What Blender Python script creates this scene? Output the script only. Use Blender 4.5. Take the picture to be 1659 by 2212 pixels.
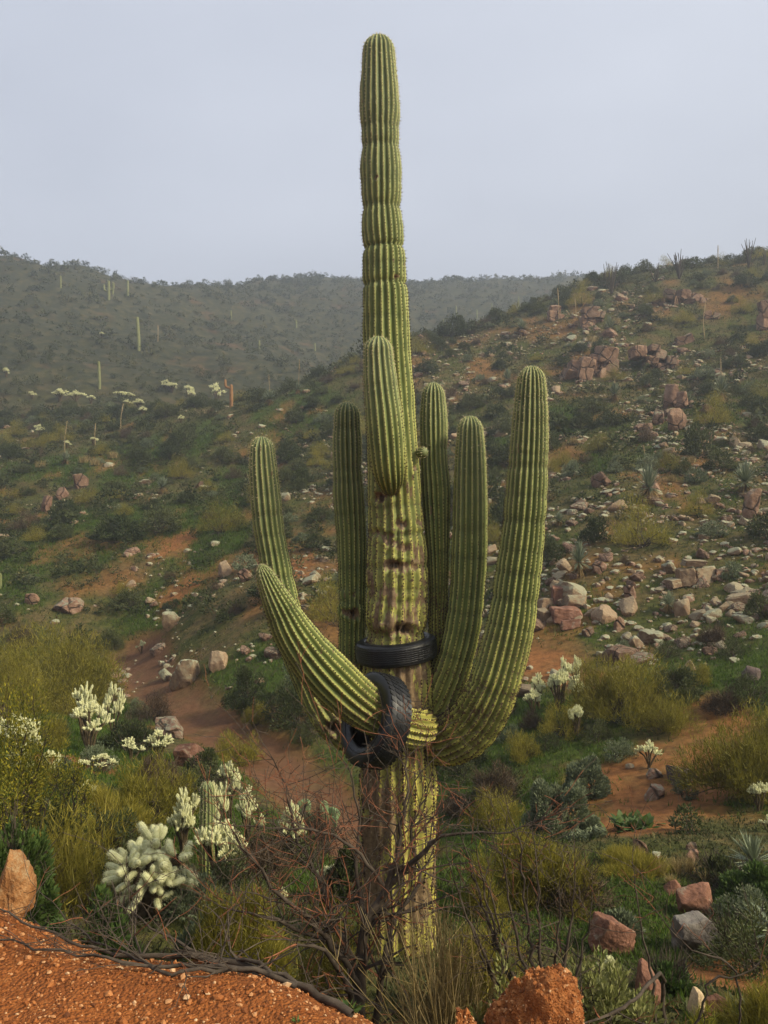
import bpy, math, random
import numpy as np
from mathutils import Vector, Matrix, Quaternion

for o in list(bpy.data.objects):
    bpy.data.objects.remove(o, do_unlink=True)
SC = bpy.context.scene
COL = SC.collection

# ------------------------------------------------------------------ camera
EYE = 1.6                       # eye height above the dirt bank the photographer stands on
FPX, CX, CY = 1855.0, 829.5, 1106.0     # pixel frame used for measuring: 1659 x 2212
cam = bpy.data.cameras.new('camera')
cam.sensor_fit = 'VERTICAL'
cam.sensor_height = 24.0
cam.lens = 24.0 * FPX / 2212.0
cam.clip_start = 0.05
cam.clip_end = 3000
camo = bpy.data.objects.new('camera', cam)
camo.location = (0, 0, EYE)
camo.rotation_euler = (math.radians(90), 0, 0)
COL.objects.link(camo)
SC.camera = camo

# ------------------------------------------------------------------ sky and light (overcast, mist)
SUN_EL, SUN_AZ = 38.0, 115.0     # azimuth clockwise from +y (view direction): right and a little behind the camera
w = bpy.data.worlds.new('World')
SC.world = w
w.use_nodes = True
nt = w.node_tree
nt.nodes.clear()
sky = nt.nodes.new('ShaderNodeTexSky')
sky.sky_type = 'NISHITA'
sky.sun_disc = False
sky.sun_elevation = math.radians(SUN_EL)
sky.sun_rotation = math.radians(SUN_AZ)
sky.air_density = 1.0
sky.dust_density = 5.0
hs = nt.nodes.new('ShaderNodeHueSaturation')
hs.inputs['Saturation'].default_value = 0.45
tc = nt.nodes.new('ShaderNodeTexCoord')
mp = nt.nodes.new('ShaderNodeMapping')
mp.inputs['Scale'].default_value = (1.0, 1.0, 2.0)
cn = nt.nodes.new('ShaderNodeTexNoise')
cn.inputs['Scale'].default_value = 2.2
cn.inputs['Detail'].default_value = 3.0
cr = nt.nodes.new('ShaderNodeValToRGB')
cr.color_ramp.elements[0].position = 0.3
cr.color_ramp.elements[0].color = (2.24, 2.38, 2.78, 1)
cr.color_ramp.elements[1].position = 0.7
cr.color_ramp.elements[1].color = (2.80, 2.94, 3.34, 1)
mx = nt.nodes.new('ShaderNodeMixRGB')
mx.inputs[0].default_value = 0.85
bg = nt.nodes.new('ShaderNodeBackground')
bg.inputs['Strength'].default_value = 0.10
wo = nt.nodes.new('ShaderNodeOutputWorld')
L = nt.links.new
L(tc.outputs['Generated'], mp.inputs['Vector'])
L(mp.outputs['Vector'], cn.inputs['Vector'])
L(cn.outputs['Fac'], cr.inputs['Fac'])
L(sky.outputs['Color'], hs.inputs['Color'])
L(hs.outputs['Color'], mx.inputs[1])
L(cr.outputs['Color'], mx.inputs[2])
L(mx.outputs[0], bg.inputs['Color'])
L(bg.outputs[0], wo.inputs['Surface'])

sun = bpy.data.lights.new('sun', 'SUN')
sun.energy = 2.2
sun.angle = math.radians(10)
sun.color = (1.0, 0.88, 0.62)
suno = bpy.data.objects.new('sun', sun)
_el, _az = math.radians(SUN_EL), math.radians(SUN_AZ)
_sd = Vector((math.sin(_az) * math.cos(_el), math.cos(_az) * math.cos(_el), math.sin(_el)))
suno.rotation_euler = _sd.to_track_quat('Z', 'Y').to_euler()
suno.location = _sd * 60
COL.objects.link(suno)

SC.view_settings.view_transform = 'Standard'
SC.view_settings.look = 'None'
SC.view_settings.gamma = 1.0
SC.view_settings.exposure = 1.48
SC.cycles.use_denoising = True
SC.cycles.max_bounces = 6
SC.cycles.diffuse_bounces = 3
SC.cycles.glossy_bounces = 2
SC.cycles.transmission_bounces = 3
SC.cycles.volume_bounces = 0
SC.cycles.transparent_max_bounces = 6

# ------------------------------------------------------------------ helpers
HAZE_DENSITY = 0.0025

def rng_(s):
    return np.random.default_rng(s)

def _hash(ix, iy, seed):
    h = (ix.astype(np.int64) * 374761393 + iy.astype(np.int64) * 668265263 + seed * 1442695041) & 0xFFFFFFFF
    h = ((h ^ (h >> 13)) * 1274126177) & 0xFFFFFFFF
    h = h ^ (h >> 16)
    return (h & 0xFFFFFF) / float(0xFFFFFF)

def vnoise(x, y, seed=0):
    x = np.asarray(x, float); y = np.asarray(y, float)
    ix = np.floor(x); iy = np.floor(y)
    fx = x - ix; fy = y - iy
    fx = fx * fx * (3 - 2 * fx); fy = fy * fy * (3 - 2 * fy)
    a = _hash(ix, iy, seed); b = _hash(ix + 1, iy, seed)
    c = _hash(ix, iy + 1, seed); d = _hash(ix + 1, iy + 1, seed)
    return (a * (1 - fx) + b * fx) * (1 - fy) + (c * (1 - fx) + d * fx) * fy

def fbm(x, y, seed=0, octv=4):
    s = 0; a = 0.5; t = 0
    for i in range(octv):
        s = s + a * vnoise(x * 2 ** i, y * 2 ** i, seed + i * 17); t += a; a *= 0.5
    return s / t

def smooth(e0, e1, x):
    t = np.clip((x - e0) / (e1 - e0), 0, 1)
    return t * t * (3 - 2 * t)

def make_mesh(name, V, faces, mats=(), midx=None, smooth_shade=True, attrs=None):
    """faces: list of int arrays (n,3) or (n,4); midx: list of material indices, one per array."""
    me = bpy.data.meshes.new(name)
    V = np.asarray(V, np.float32)
    faces = [np.asarray(f, np.int32) for f in faces]
    keep = [i for i, f in enumerate(faces) if len(f)]
    faces2 = [faces[i] for i in keep]
    me.vertices.add(len(V))
    me.vertices.foreach_set('co', V.ravel())
    loops = np.concatenate([f.ravel() for f in faces2])
    tot = np.concatenate([np.full(len(f), f.shape[1], np.int32) for f in faces2])
    start = np.concatenate([[0], np.cumsum(tot)[:-1]]).astype(np.int32)
    me.loops.add(len(loops)); me.loops.foreach_set('vertex_index', loops)
    me.polygons.add(len(tot)); me.polygons.foreach_set('loop_start', start)
    if midx is not None:
        mi = np.concatenate([np.full(len(faces[i]), midx[i], np.int32) for i in keep])
        me.polygons.foreach_set('material_index', mi)
    me.polygons.foreach_set('use_smooth', np.full(len(tot), bool(smooth_shade)))
    me.update(calc_edges=True)
    for m in mats:
        me.materials.append(m)
    for k, a in (attrs or {}).items():
        at = me.attributes.new(k, 'FLOAT', 'POINT')
        at.data.foreach_set('value', np.asarray(a, np.float32))
    return me

class MB:
    """collects pieces of geometry that become one mesh"""
    def __init__(s):
        s.V = []; s.F = []; s.M = []; s.n = 0; s.A = []
    def add(s, V, F, m=0, a=None):
        V = np.asarray(V, float).reshape(-1, 3)
        for f in (F if isinstance(F, list) else [F]):
            f = np.asarray(f, np.int64)
            if len(f):
                s.F.append(f + s.n); s.M.append(m)
        s.V.append(V); s.n += len(V)
        s.A.append(np.zeros(len(V)) if a is None else np.broadcast_to(np.asarray(a, float), (len(V),)))
    def verts(s):
        return np.concatenate(s.V)
    def mesh(s, name, mats, smooth_shade=True, off=None, attr=None):
        # merge face arrays by (material, width)
        d = {}
        for f, m in zip(s.F, s.M):
            d.setdefault((m, f.shape[1]), []).append(f)
        ks = sorted(d)
        V = s.verts()
        if off is not None:
            V = V - np.asarray(off)
        return make_mesh(name, V, [np.concatenate(d[k]) for k in ks], mats, [k[0] for k in ks], smooth_shade,
                         {attr: np.concatenate(s.A)} if attr else None)

def link(name, mesh, parent=None, loc=None):
    o = bpy.data.objects.new(name, mesh)
    COL.objects.link(o)
    if parent is not None:
        o.parent = parent
    if loc is not None:
        o.location = loc
    return o

def tag(o, label=None, cat=None, group=None, kind=None):
    if label: o['label'] = label
    if cat: o['category'] = cat
    if group: o['group'] = group
    if kind: o['kind'] = kind
    return o

def thing(name, label, cat, loc=(0, 0, 0), group=None):
    o = bpy.data.objects.new(name, None)
    COL.objects.link(o)
    o.location = loc
    o.empty_display_size = 0.1
    return tag(o, label, cat, group)

def frames(P):
    """parallel transport frames along polyline P (n,3) -> T,N,B"""
    P = np.asarray(P, float)
    T = np.gradient(P, axis=0)
    T /= np.linalg.norm(T, axis=1)[:, None] + 1e-12
    N = np.zeros_like(P)
    ref = np.array([0, 1.0, 0]) if abs(T[0][1]) < 0.8 else np.array([1.0, 0, 0])
    n = ref - T[0] * (ref @ T[0]); n /= np.linalg.norm(n)
    for i in range(len(P)):
        n = n - T[i] * (n @ T[i]); n /= np.linalg.norm(n) + 1e-12
        N[i] = n
    return T, N, np.cross(T, N)

def tube(P, R, sides=5, cap=False):
    P = np.asarray(P, float); R = np.broadcast_to(np.asarray(R, float), (len(P),))
    T, N, B = frames(P)
    th = np.arange(sides) * 2 * np.pi / sides
    V = P[:, None, :] + R[:, None, None] * (np.cos(th)[None, :, None] * N[:, None, :] + np.sin(th)[None, :, None] * B[:, None, :])
    n = len(P)
    i = np.arange(n - 1)[:, None] * sides; j = np.arange(sides)[None, :]; j2 = (j + 1) % sides
    F = np.stack([i + j, i + j2, i + sides + j2, i + sides + j], -1).reshape(-1, 4)
    return V.reshape(-1, 3), F

def catmull(P, step):
    P = np.asarray(P, float)
    Q = np.vstack([2 * P[0] - P[1], P, 2 * P[-1] - P[-2]])
    out = []
    for i in range(len(P) - 1):
        a, b, c, d = Q[i], Q[i + 1], Q[i + 2], Q[i + 3]
        n = max(2, int(np.linalg.norm((c - b)[:3]) / step))
        t = (np.arange(n) / n)[:, None]
        out.append(0.5 * ((2 * b) + (-a + c) * t + (2 * a - 5 * b + 4 * c - d) * t ** 2 + (-a + 3 * b - 3 * c + d) * t ** 3))
    out.append(P[-1:])
    return np.vstack(out)

def unit(v):
    v = np.asarray(v, float)
    return v / (np.linalg.norm(v, axis=-1, keepdims=True) + 1e-12)

# ------------------------------------------------------------------ materials
def mat_new(name):
    m = bpy.data.materials.new(name)
    m.use_nodes = True
    m.node_tree.nodes.clear()
    return m, m.node_tree

class NT:
    def __init__(s, name):
        s.m, s.t = mat_new(name)
        s.out = s.t.nodes.new('ShaderNodeOutputMaterial')
    def n(s, kind, **kw):
        x = s.t.nodes.new('ShaderNode' + kind)
        for k, v in kw.items():
            if k in x.inputs:
                x.inputs[k].default_value = v
            else:
                setattr(x, k, v)
        return x
    def l(s, a, b):
        s.t.links.new(a, b)
    def noise(s, scale, detail=3, rough=0.55, coord='Object', dist=0.0):
        tc = s.n('TexCoord'); x = s.n('TexNoise')
        x.inputs['Scale'].default_value = scale; x.inputs['Detail'].default_value = detail
        x.inputs['Roughness'].default_value = rough; x.inputs['Distortion'].default_value = dist
        s.l(tc.outputs[coord], x.inputs['Vector'])
        return x.outputs['Fac']
    def ramp(s, fac, stops):
        r = s.n('ValToRGB'); e = r.color_ramp.elements
        while len(e) < len(stops): e.new(0.5)
        for i, (p, c) in enumerate(stops):
            e[i].position = p; e[i].color = (*c, 1) if len(c) == 3 else c
        s.l(fac, r.inputs['Fac'])
        return r.outputs['Color']
    def rampf(s, fac, a, b, va=0.0, vb=1.0):
        r = s.n('MapRange'); r.interpolation_type = 'SMOOTHSTEP'
        r.inputs['From Min'].default_value = a; r.inputs['From Max'].default_value = b
        r.inputs['To Min'].default_value = va; r.inputs['To Max'].default_value = vb
        s.l(fac, r.inputs['Value'])
        return r.outputs['Result']
    def mix(s, fac, a, b, mode='MIX'):
        x = s.n('MixRGB', blend_type=mode)
        for i, v in ((0, fac), (1, a), (2, b)):
            if isinstance(v, (int, float)): x.inputs[i].default_value = v
            elif isinstance(v, tuple): x.inputs[i].default_value = (*v, 1)
            else: s.l(v, x.inputs[i])
        return x.outputs[0]
    def math(s, op, a, b=0.0):
        x = s.n('Math', operation=op)
        for i, v in ((0, a), (1, b)):
            if isinstance(v, (int, float)): x.inputs[i].default_value = v
            else: s.l(v, x.inputs[i])
        return x.outputs[0]
    def attr(s, name):
        a = s.n('Attribute'); a.attribute_name = name
        return a.outputs['Fac']
    def finish(s, color, rough=0.8, bump=None, bstr=0.3, bdist=0.02, spec=0.3, translucent=0.0, tcolor=None):
        b = s.n('BsdfPrincipled')
        if isinstance(color, tuple): b.inputs['Base Color'].default_value = (*color, 1)
        else: s.l(color, b.inputs['Base Color'])
        if isinstance(rough, (int, float)): b.inputs['Roughness'].default_value = rough
        else: s.l(rough, b.inputs['Roughness'])
        b.inputs['Specular IOR Level'].default_value = spec
        if bump is not None:
            bp = s.n('Bump'); bp.inputs['Strength'].default_value = bstr; bp.inputs['Distance'].default_value = bdist
            s.l(bump, bp.inputs['Height']); s.l(bp.outputs['Normal'], b.inputs['Normal'])
        res = b.outputs[0]
        if translucent > 0:
            t = s.n('BsdfTranslucent')
            c = tcolor if tcolor is not None else color
            if isinstance(c, tuple): t.inputs['Color'].default_value = (*c, 1)
            else: s.l(c, t.inputs['Color'])
            ms = s.n('MixShader'); ms.inputs[0].default_value = translucent
            s.l(res, ms.inputs[1]); s.l(t.outputs[0], ms.inputs[2]); res = ms.outputs[0]
        s.l(res, s.out.inputs['Surface'])
        return s.m

def foliage(name, cols, translucent=0.25, rough=0.6, objvar=0.5):
    """leaf colour varies leaf by leaf and plant by plant"""
    k = NT(name)
    g = k.n('NewGeometry'); oi = k.n('ObjectInfo')
    f = k.math('ADD', k.math('MULTIPLY', g.outputs['Random Per Island'], 1 - objvar), k.math('MULTIPLY', oi.outputs['Random'], objvar))
    n = len(cols)
    c = k.ramp(f, [(0.1 + 0.8 * i / (n - 1), cc) for i, cc in enumerate(cols)])
    return k.finish(c, rough, spec=0.25, translucent=translucent)

def simple(name, c1, c2, scale=8.0, rough=0.85, bump=0.0, bdist=0.01, spec=0.2, translucent=0.0):
    k = NT(name)
    n = k.noise(scale, 4)
    c = k.ramp(n, [(0.3, c1), (0.7, c2)])
    return k.finish(c, rough, n if bump else None, bump, bdist, spec, translucent)

M = {}
# ------------------------------------------------------------------ terrain
def PX(px, py, d):
    """a point seen at measured pixel px,py that lies d metres ahead"""
    return np.array([(px - CX) / FPX * d, d, EYE + (CY - py) / FPX * d])

_cp = [PX(*t) for t in [
    # left hill
    (0, 1200, 45), (0, 1350, 36), (150, 1300, 38), (0, 980, 65), (0, 800, 95), (0, 700, 115), (0, 556, 140), (200, 582, 150),
    (-350, 540, 140), (-350, 900, 90), (-350, 1250, 45),
    (400, 624, 178), (300, 720, 122), (300, 900, 76), (150, 1000, 60), (480, 880, 78), (500, 760, 122), (200, 800, 98),
    (400, 1000, 58), (250, 1120, 47),
    # valley floor and back hill in the mist
    (620, 800, 112), (700, 720, 155), (450, 640, 195), (600, 612, 212), (780, 622, 222), (1000, 613, 222), (1200, 606, 222),
    (900, 690, 165), (1100, 640, 190), (1500, 590, 225), (1900, 560, 225),
    # right hill
    (700, 822, 66), (890, 742, 71), (1100, 672, 76), (1300, 617, 80), (1480, 588, 79), (1659, 562, 76), (1900, 520, 75),
    (1659, 1250, 25), (1659, 1100, 31), (1659, 900, 44), (1659, 720, 59), (1900, 1200, 25), (1900, 800, 48),
    (1250, 1205, 29), (1250, 1050, 37), (1300, 790, 58), (1460, 900, 45), (1100, 900, 52), (1100, 1100, 38), (1050, 1300, 30),
    (650, 1250, 34), (650, 1050, 46), (760, 900, 58), (480, 1180, 41), (520, 1020, 55), (420, 1300, 34), (560, 1350, 29),
    (1400, 1400, 23), (1250, 1420, 23), (1659, 1450, 18.5),
    (640, 1470, 24.5), (480, 1450, 27), (1100, 1500, 21.5), (880, 1450, 24), (1000, 1380, 26.5),
    # low ground
    (1100, 1650, 17), (1300, 1600, 17.5), (1400, 1700, 14.6), (1500, 1600, 16.3), (1640, 1700, 13.6), (1640, 1850, 10),
    (1500, 1960, 8.4), (1330, 2070, 7.0), (1520, 2180, 5.6), (1250, 1820, 11.2), (1900, 1900, 9.5), (1900, 1600, 15),
    (0, 1700, 11.5), (100, 1870, 8), (250, 1760, 11.3), (150, 1650, 15.2), (400, 1650, 17), (340, 1990, 6.9), (-300, 1750, 10),
    (200, 1600, 19), (0, 1560, 20), (200, 1530, 25), (-300, 1500, 24), (450, 1900, 9.5), (640, 1850, 12), (560, 1760, 13.8),
]]
_wash = [(820, 1880), (790, 1840), (755, 1800), (700, 1745), (640, 1690), (575, 1635), (500, 1590), (430, 1555), (380, 1520), (345, 1480), (315, 1445), (290, 1415)]
WASH_Z = -4.2
WASH = np.array([[(px - CX) / FPX * d, d] for px, py in _wash for d in [(EYE - WASH_Z) * FPX / (py - CY)]])
_cp += [np.array([x, y, WASH_Z]) for x, y in WASH]
_cp += [np.array(t, float) for t in [
    (0.25, 6.8, -1.8), (-1.5, 5.6, -1.5), (1.2, 5.2, -1.5), (0, 4.3, -1.35), (-3.5, 7.0, -1.6), (2.4, 4.0, -1.35),
    (0, 1, -1.2), (-4, 2, -1.2), (5, 1, -1.3), (0, -6, -1.0), (-10, 0, -1.0), (12, 0, -1.2), (0, -40, -1.5), (-40, -10, 2), (40, -10, 1),
    # behind the ridges
    (-4, 95, 7.5), (3, 100, 7.0), (14, 108, 9), (26, 112, 12), (40, 112, 12), (60, 112, 14),
    (-70, 200, 34), (-110, 190, 30), (-45, 240, 42), (-20, 300, 35), (20, 300, 36), (60, 300, 36), (120, 300, 36), (-120, 300, 25),
    (-200, 100, 30), (-200, 250, 20), (200, 100, 26), (200, 250, 30), (0, 450, 20), (-300, 450, 15), (300, 450, 20), (0, 640, 10),
    (-500, 200, 12), (500, 200, 14), (-500, 600, 8), (500, 600, 8), (-300, -300, 6), (300, -300, 6), (0, -500, 4), (-600, -200, 5), (600, -200, 5),
]]
_cp = np.array(_cp)
_XY = _cp[:, :2]

def _phi(r):
    return np.sqrt(r * r + 2.0)

_A = _phi(np.linalg.norm(_XY[:, None] - _XY[None], axis=2))
_n = len(_cp)
_K = np.zeros((_n + 3, _n + 3))
_K[:_n, :_n] = _A - np.eye(_n) * 0.25          # slight smoothing
_K[:_n, _n:] = np.c_[np.ones(_n), _XY]
_K[_n:, :_n] = _K[:_n, _n:].T
_W = np.linalg.solve(_K, np.r_[_cp[:, 2], 0, 0, 0])

EDGE_X = np.array([-40, -12, -4, -1.59, -1.36, -1.15, -0.73, -0.45, -0.24, -0.08, 0.04, 0.45, 1.0, 2.0, 4.0, 12, 40])
EDGE_Y = np.array([12, 6.5, 4.6, 3.58, 3.38, 3.24, 3.18, 3.08, 2.91, 2.80, 2.69, 2.42, 2.15, 1.8, 1.6, 1.0, 0.0])

def edge_dist(x, y):
    return (y - np.interp(x, EDGE_X, EDGE_Y)) * 0.85

def wash_dist(x, y):
    x = np.asarray(x, float); y = np.asarray(y, float)
    best = np.full(x.shape, 1e9)
    for (ax, ay), (bx, by) in zip(WASH[:-1], WASH[1:]):
        dx, dy = bx - ax, by - ay
        t = np.clip(((x - ax) * dx + (y - ay) * dy) / (dx * dx + dy * dy), 0, 1)
        best = np.minimum(best, np.hypot(x - ax - t * dx, y - ay - t * dy))
    return best

def H(x, y):
    x = np.atleast_1d(np.asarray(x, float)); y = np.atleast_1d(np.asarray(y, float))
    shp = x.shape
    xf, yf = x.ravel(), y.ravel()
    z = np.empty(len(xf))
    for i in range(0, len(xf), 40000):
        a, b = xf[i:i + 40000], yf[i:i + 40000]
        r = np.hypot(a[:, None] - _XY[None, :, 0], b[:, None] - _XY[None, :, 1])
        z[i:i + 40000] = _phi(r) @ _W[:_n] + _W[_n] + _W[_n + 1] * a + _W[_n + 2] * b
    rr = np.hypot(xf, yf)
    wd = wash_dist(xf, yf)
    calm = smooth(0.7, 2.0, wd)
    far = smooth(20, 120, rr)
    z += (fbm(xf / 9, yf / 9, 3, 3) - 0.5) * (0.5 + 2.6 * far) * smooth(8, 25, rr) * calm
    z += (fbm(xf / 1.7, yf / 1.7, 7, 3) - 0.5) * (0.22 + 0.35 * far) * smooth(3.5, 7, rr) * (0.25 + 0.75 * calm)
    z -= 0.18 * (1 - smooth(0.5, 1.3, wd))
    # the raised dirt bank the camera stands on
    d = edge_dist(xf, yf) + (fbm(xf * 1.6, yf * 1.6, 21, 3) - 0.5) * 0.22
    top = (fbm(xf * 1.3, yf * 1.3, 31, 3) - 0.5) * 0.07 + (fbm(xf * 7, yf * 7, 33, 3) - 0.5) * 0.035 + 0.04 * np.exp(-(d + 0.12) ** 2 / 0.02)
    bank = top - 0.9 * np.log1p(np.exp(np.clip(d * 7, -40, 40))) / 7 * (1 + 0.25 * np.clip(d, 0, 3))
    k = 0.12
    m = np.maximum(bank, z)
    z = m + k * np.log1p(np.exp(-np.abs(bank - z) / k)) * 0.6
    return z.reshape(shp)

def march(px, py, d0=3.2, d1=420.0, n=700):
    """first ground point along the pixel's direction"""
    t = d0 * (d1 / d0) ** (np.arange(n) / (n - 1))
    x = (px - CX) / FPX * t; z = EYE + (CY - py) / FPX * t
    g = z - H(x, t)
    b = np.where(g < 0)[0]
    if len(b) == 0:
        return None
    i = b[0]
    if i == 0:
        return np.array([x[0], t[0], H(x[:1], t[:1])[0]])
    f = g[i - 1] / (g[i - 1] - g[i])
    tt = t[i - 1] + (t[i] - t[i - 1]) * f
    xx = (px - CX) / FPX * tt
    return np.array([xx, tt, float(H(xx, tt)[0])])

def spot(x0, y0, x1, y1, d=None):
    """picture box of a thing -> base point on the ground, width and height in metres"""
    cx = (x0 + x1) / 2
    if d is None:
        p = march(cx, y1)
        if p is None:
            p = march(cx, y1 + 12)
        d = p[1]
        return p, (x1 - x0) / FPX * d, (y1 - y0) / FPX * d
    x = (cx - CX) / FPX * d
    z = float(H(x, d)[0])
    top = EYE + (CY - y0) / FPX * d
    return np.array([x, d, z]), (x1 - x0) / FPX * d, max(top - z, 0.1)

# masks of what grows / lies where (real materials of the ground)
def grass_mask(x, y):
    g = fbm(np.asarray(x) / 4.2, np.asarray(y) / 4.2, 51, 4)
    x = np.asarray(x, float); y = np.asarray(y, float)
    right = smooth(-0.12, 0.02, x / np.maximum(y, 1.0)) * smooth(18, 24, y)
    m = smooth(0.47, 0.60, g) * (1 - 0.72 * right)
    for px, py, d, r in GREEN:
        bx = (px - CX) / FPX * d
        m = np.maximum(m, 1 - smooth(0.5, 1.1, np.hypot(x - bx, (y - d) * 0.6) / r + (fbm(x * 1.1, y * 1.1, 6, 3) - 0.5) * 0.9))
    return m * smooth(0.5, 1.6, wash_dist(x, y)) * smooth(1.6, 3.5, edge_dist(x, y))

def bare_mask(x, y):
    x = np.asarray(x, float); y = np.asarray(y, float)
    b = smooth(0.57, 0.70, fbm(x / 2.3 + 40, y / 2.3, 77, 5)) * 0.6 * smooth(18, 26, y)
    for px, py, d, r in BARE:
        bx = (px - CX) / FPX * d
        rr = np.hypot((x - bx), (y - d) * 0.7) / r
        b = np.maximum(b, 1 - smooth(0.55, 1.15, rr + (fbm(x * 1.3, y * 1.3, 5, 3) - 0.5) * 0.9))
    w = 1 - smooth(0.55, 1.25, wash_dist(x, y) + (fbm(x * 1.1, y * 1.1, 9, 3) - 0.5) * 0.6)
    return np.maximum(b, w)

GREEN = [(1240, 1350, 26, 1.3), (1220, 930, 49, 2.2), (1110, 960, 46, 2.0), (1000, 1600, 18, 1.3), (1120, 1570, 19, 1.8), (1220, 1660, 15, 1.3), (540, 1600, 19, 1.6), (480, 1480, 25, 1.4), (1500, 1950, 8.2, 0.8), (1400, 2000, 7.4, 0.7),
         (1330, 1900, 9, 0.9), (230, 1210, 45, 3.0), (90, 1190, 46, 4.0), (330, 1280, 37, 2.0), (470, 1130, 46, 2.0), (1050, 1690, 15, 1.2), (1560, 1660, 14, 1.2), (420, 960, 62, 3), (640, 890, 62, 3), (1560, 880, 45, 2), (1290, 1010, 40, 1.2)]
BARE = [(1400, 1720, 14.2, 1.5), (1360, 1790, 12.5, 0.9), (1470, 1650, 15, 1.3), (1520, 1585, 17, 0.9), (150, 1645, 15, 1.0),
        (1160, 1450, 23, 1.2), (400, 1230, 38, 1.3), (380, 1170, 42, 1.2), (640, 1230, 35, 1.2), (1590, 2080, 6.5, 0.5), (1270, 1520, 21, 0.8)]

def build_ground():
    th = np.r_[np.arange(-180, -36, 4.0), np.arange(-36, 36, 0.17), np.arange(36, 180, 4.0)]
    th = np.radians(th)
    nr = 370
    r = 0.35 * (660 / 0.35) ** (np.arange(nr) / (nr - 1))
    X = np.sin(th)[None, :] * r[:, None]; Y = np.cos(th)[None, :] * r[:, None]
    Z = H(X, Y)
    nt_ = len(th)
    V = np.stack([X, Y, Z], -1).reshape(-1, 3)
    i = np.arange(nr - 1)[:, None] * nt_; j = np.arange(nt_)[None, :]; j2 = (j + 1) % nt_
    Fq = np.stack([i + j, i + j2, i + nt_ + j2, i + nt_ + j], -1).reshape(-1, 4)[:, ::-1]
    c = len(V)
    V = np.vstack([V, [[0, 0, float(H(0., 0.)[0])]]])
    Ft = np.stack([np.full(nt_, c), np.arange(nt_), (np.arange(nt_) + 1) % nt_], -1)[:, ::-1]
    x, y = V[:, 0], V[:, 1]
    me = make_mesh('ground', V, [Fq, Ft], [M['ground']], [0, 0], True,
                   {'grass': grass_mask(x, y), 'bare': bare_mask(x, y), 'bank': 1 - smooth(0.15, 1.3, edge_dist(x, y) + (fbm(x * 1.5, y * 1.5, 12, 3) - .5) * .7),
                    'wash': 1 - smooth(0.55, 1.2, wash_dist(x, y))})
    o = link('ground', me)
    tag(o, kind='structure')
    return V

def m_ground():
    k = NT('ground')
    n1 = k.noise(0.9, 6, 0.6); n2 = k.noise(6.0, 5, 0.65); n3 = k.noise(42.0, 5, 0.7); n4 = k.noise(0.16, 5, 0.6)
    litter = k.ramp(n2, [(0.28, (0.036, 0.030, 0.012)), (0.48, (0.095, 0.072, 0.028)), (0.72, (0.18, 0.130, 0.052))])
    weed = k.ramp(n2, [(0.3, (0.026, 0.034, 0.008)), (0.55, (0.070, 0.076, 0.018)), (0.75, (0.135, 0.122, 0.034))])
    base = k.mix(k.rampf(n1, 0.38, 0.60), litter, weed)
    grass = k.ramp(n2, [(0.28, (0.026, 0.034, 0.007)), (0.5, (0.040, 0.068, 0.008)), (0.72, (0.080, 0.115, 0.016))])
    base = k.mix(k.math('MULTIPLY', k.attr('grass'), k.rampf(n2, 0.30, 0.52, 0.2, 0.95)), base, grass)
    soil = k.ramp(n2, [(0.25, (0.10, 0.040, 0.014)), (0.5, (0.25, 0.105, 0.035)), (0.75, (0.36, 0.165, 0.060))])
    wsoil = k.ramp(n2, [(0.25, (0.105, 0.052, 0.026)), (0.75, (0.20, 0.100, 0.052))])
    soil = k.mix(k.attr('wash'), soil, wsoil)
    bm = k.math('MULTIPLY', k.attr('bare'), k.rampf(n1, 0.30, 0.52, 0.45, 1.0))
    base = k.mix(bm, base, soil)
    far = k.ramp(n1, [(0.32, (0.016, 0.020, 0.008)), (0.50, (0.036, 0.038, 0.016)), (0.62, (0.066, 0.058, 0.026)), (0.75, (0.10, 0.075, 0.036))])
    far = k.mix(k.rampf(n4, 0.56, 0.72, 0, 0.55), far, (0.14, 0.070, 0.036))
    cd = k.n('CameraData')
    tc = k.n('TexCoord'); ln = k.n('VectorMath', operation='LENGTH'); k.l(tc.outputs['Object'], ln.inputs[0])
    base = k.mix(k.rampf(ln.outputs['Value'], 60, 110), base, far)
    bank = k.ramp(n3, [(0.25, (0.115, 0.036, 0.010)), (0.45, (0.235, 0.072, 0.017)), (0.62, (0.345, 0.118, 0.030)), (0.8, (0.44, 0.19, 0.07))])
    bank = k.mix(k.rampf(n2, 0.35, 0.65), bank, k.mix(0.55, bank, (0.20, 0.065, 0.020)))
    base = k.mix(k.attr('bank'), base, bank)
    vor = k.n('TexVoronoi'); vor.inputs['Scale'].default_value = 75.0
    k.l(tc.outputs['Object'], vor.inputs['Vector'])
    h = k.math('ADD', n3, k.math('MULTIPLY', vor.outputs['Distance'], -0.8))
    h = k.math('ADD', h, k.math('MULTIPLY', n2, 1.5))
    k.t.nodes.remove(cd)
    return k.finish(base, 0.92, h, 0.8, 0.03, 0.15)
M['ground'] = m_ground()

GV = build_ground()

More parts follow.
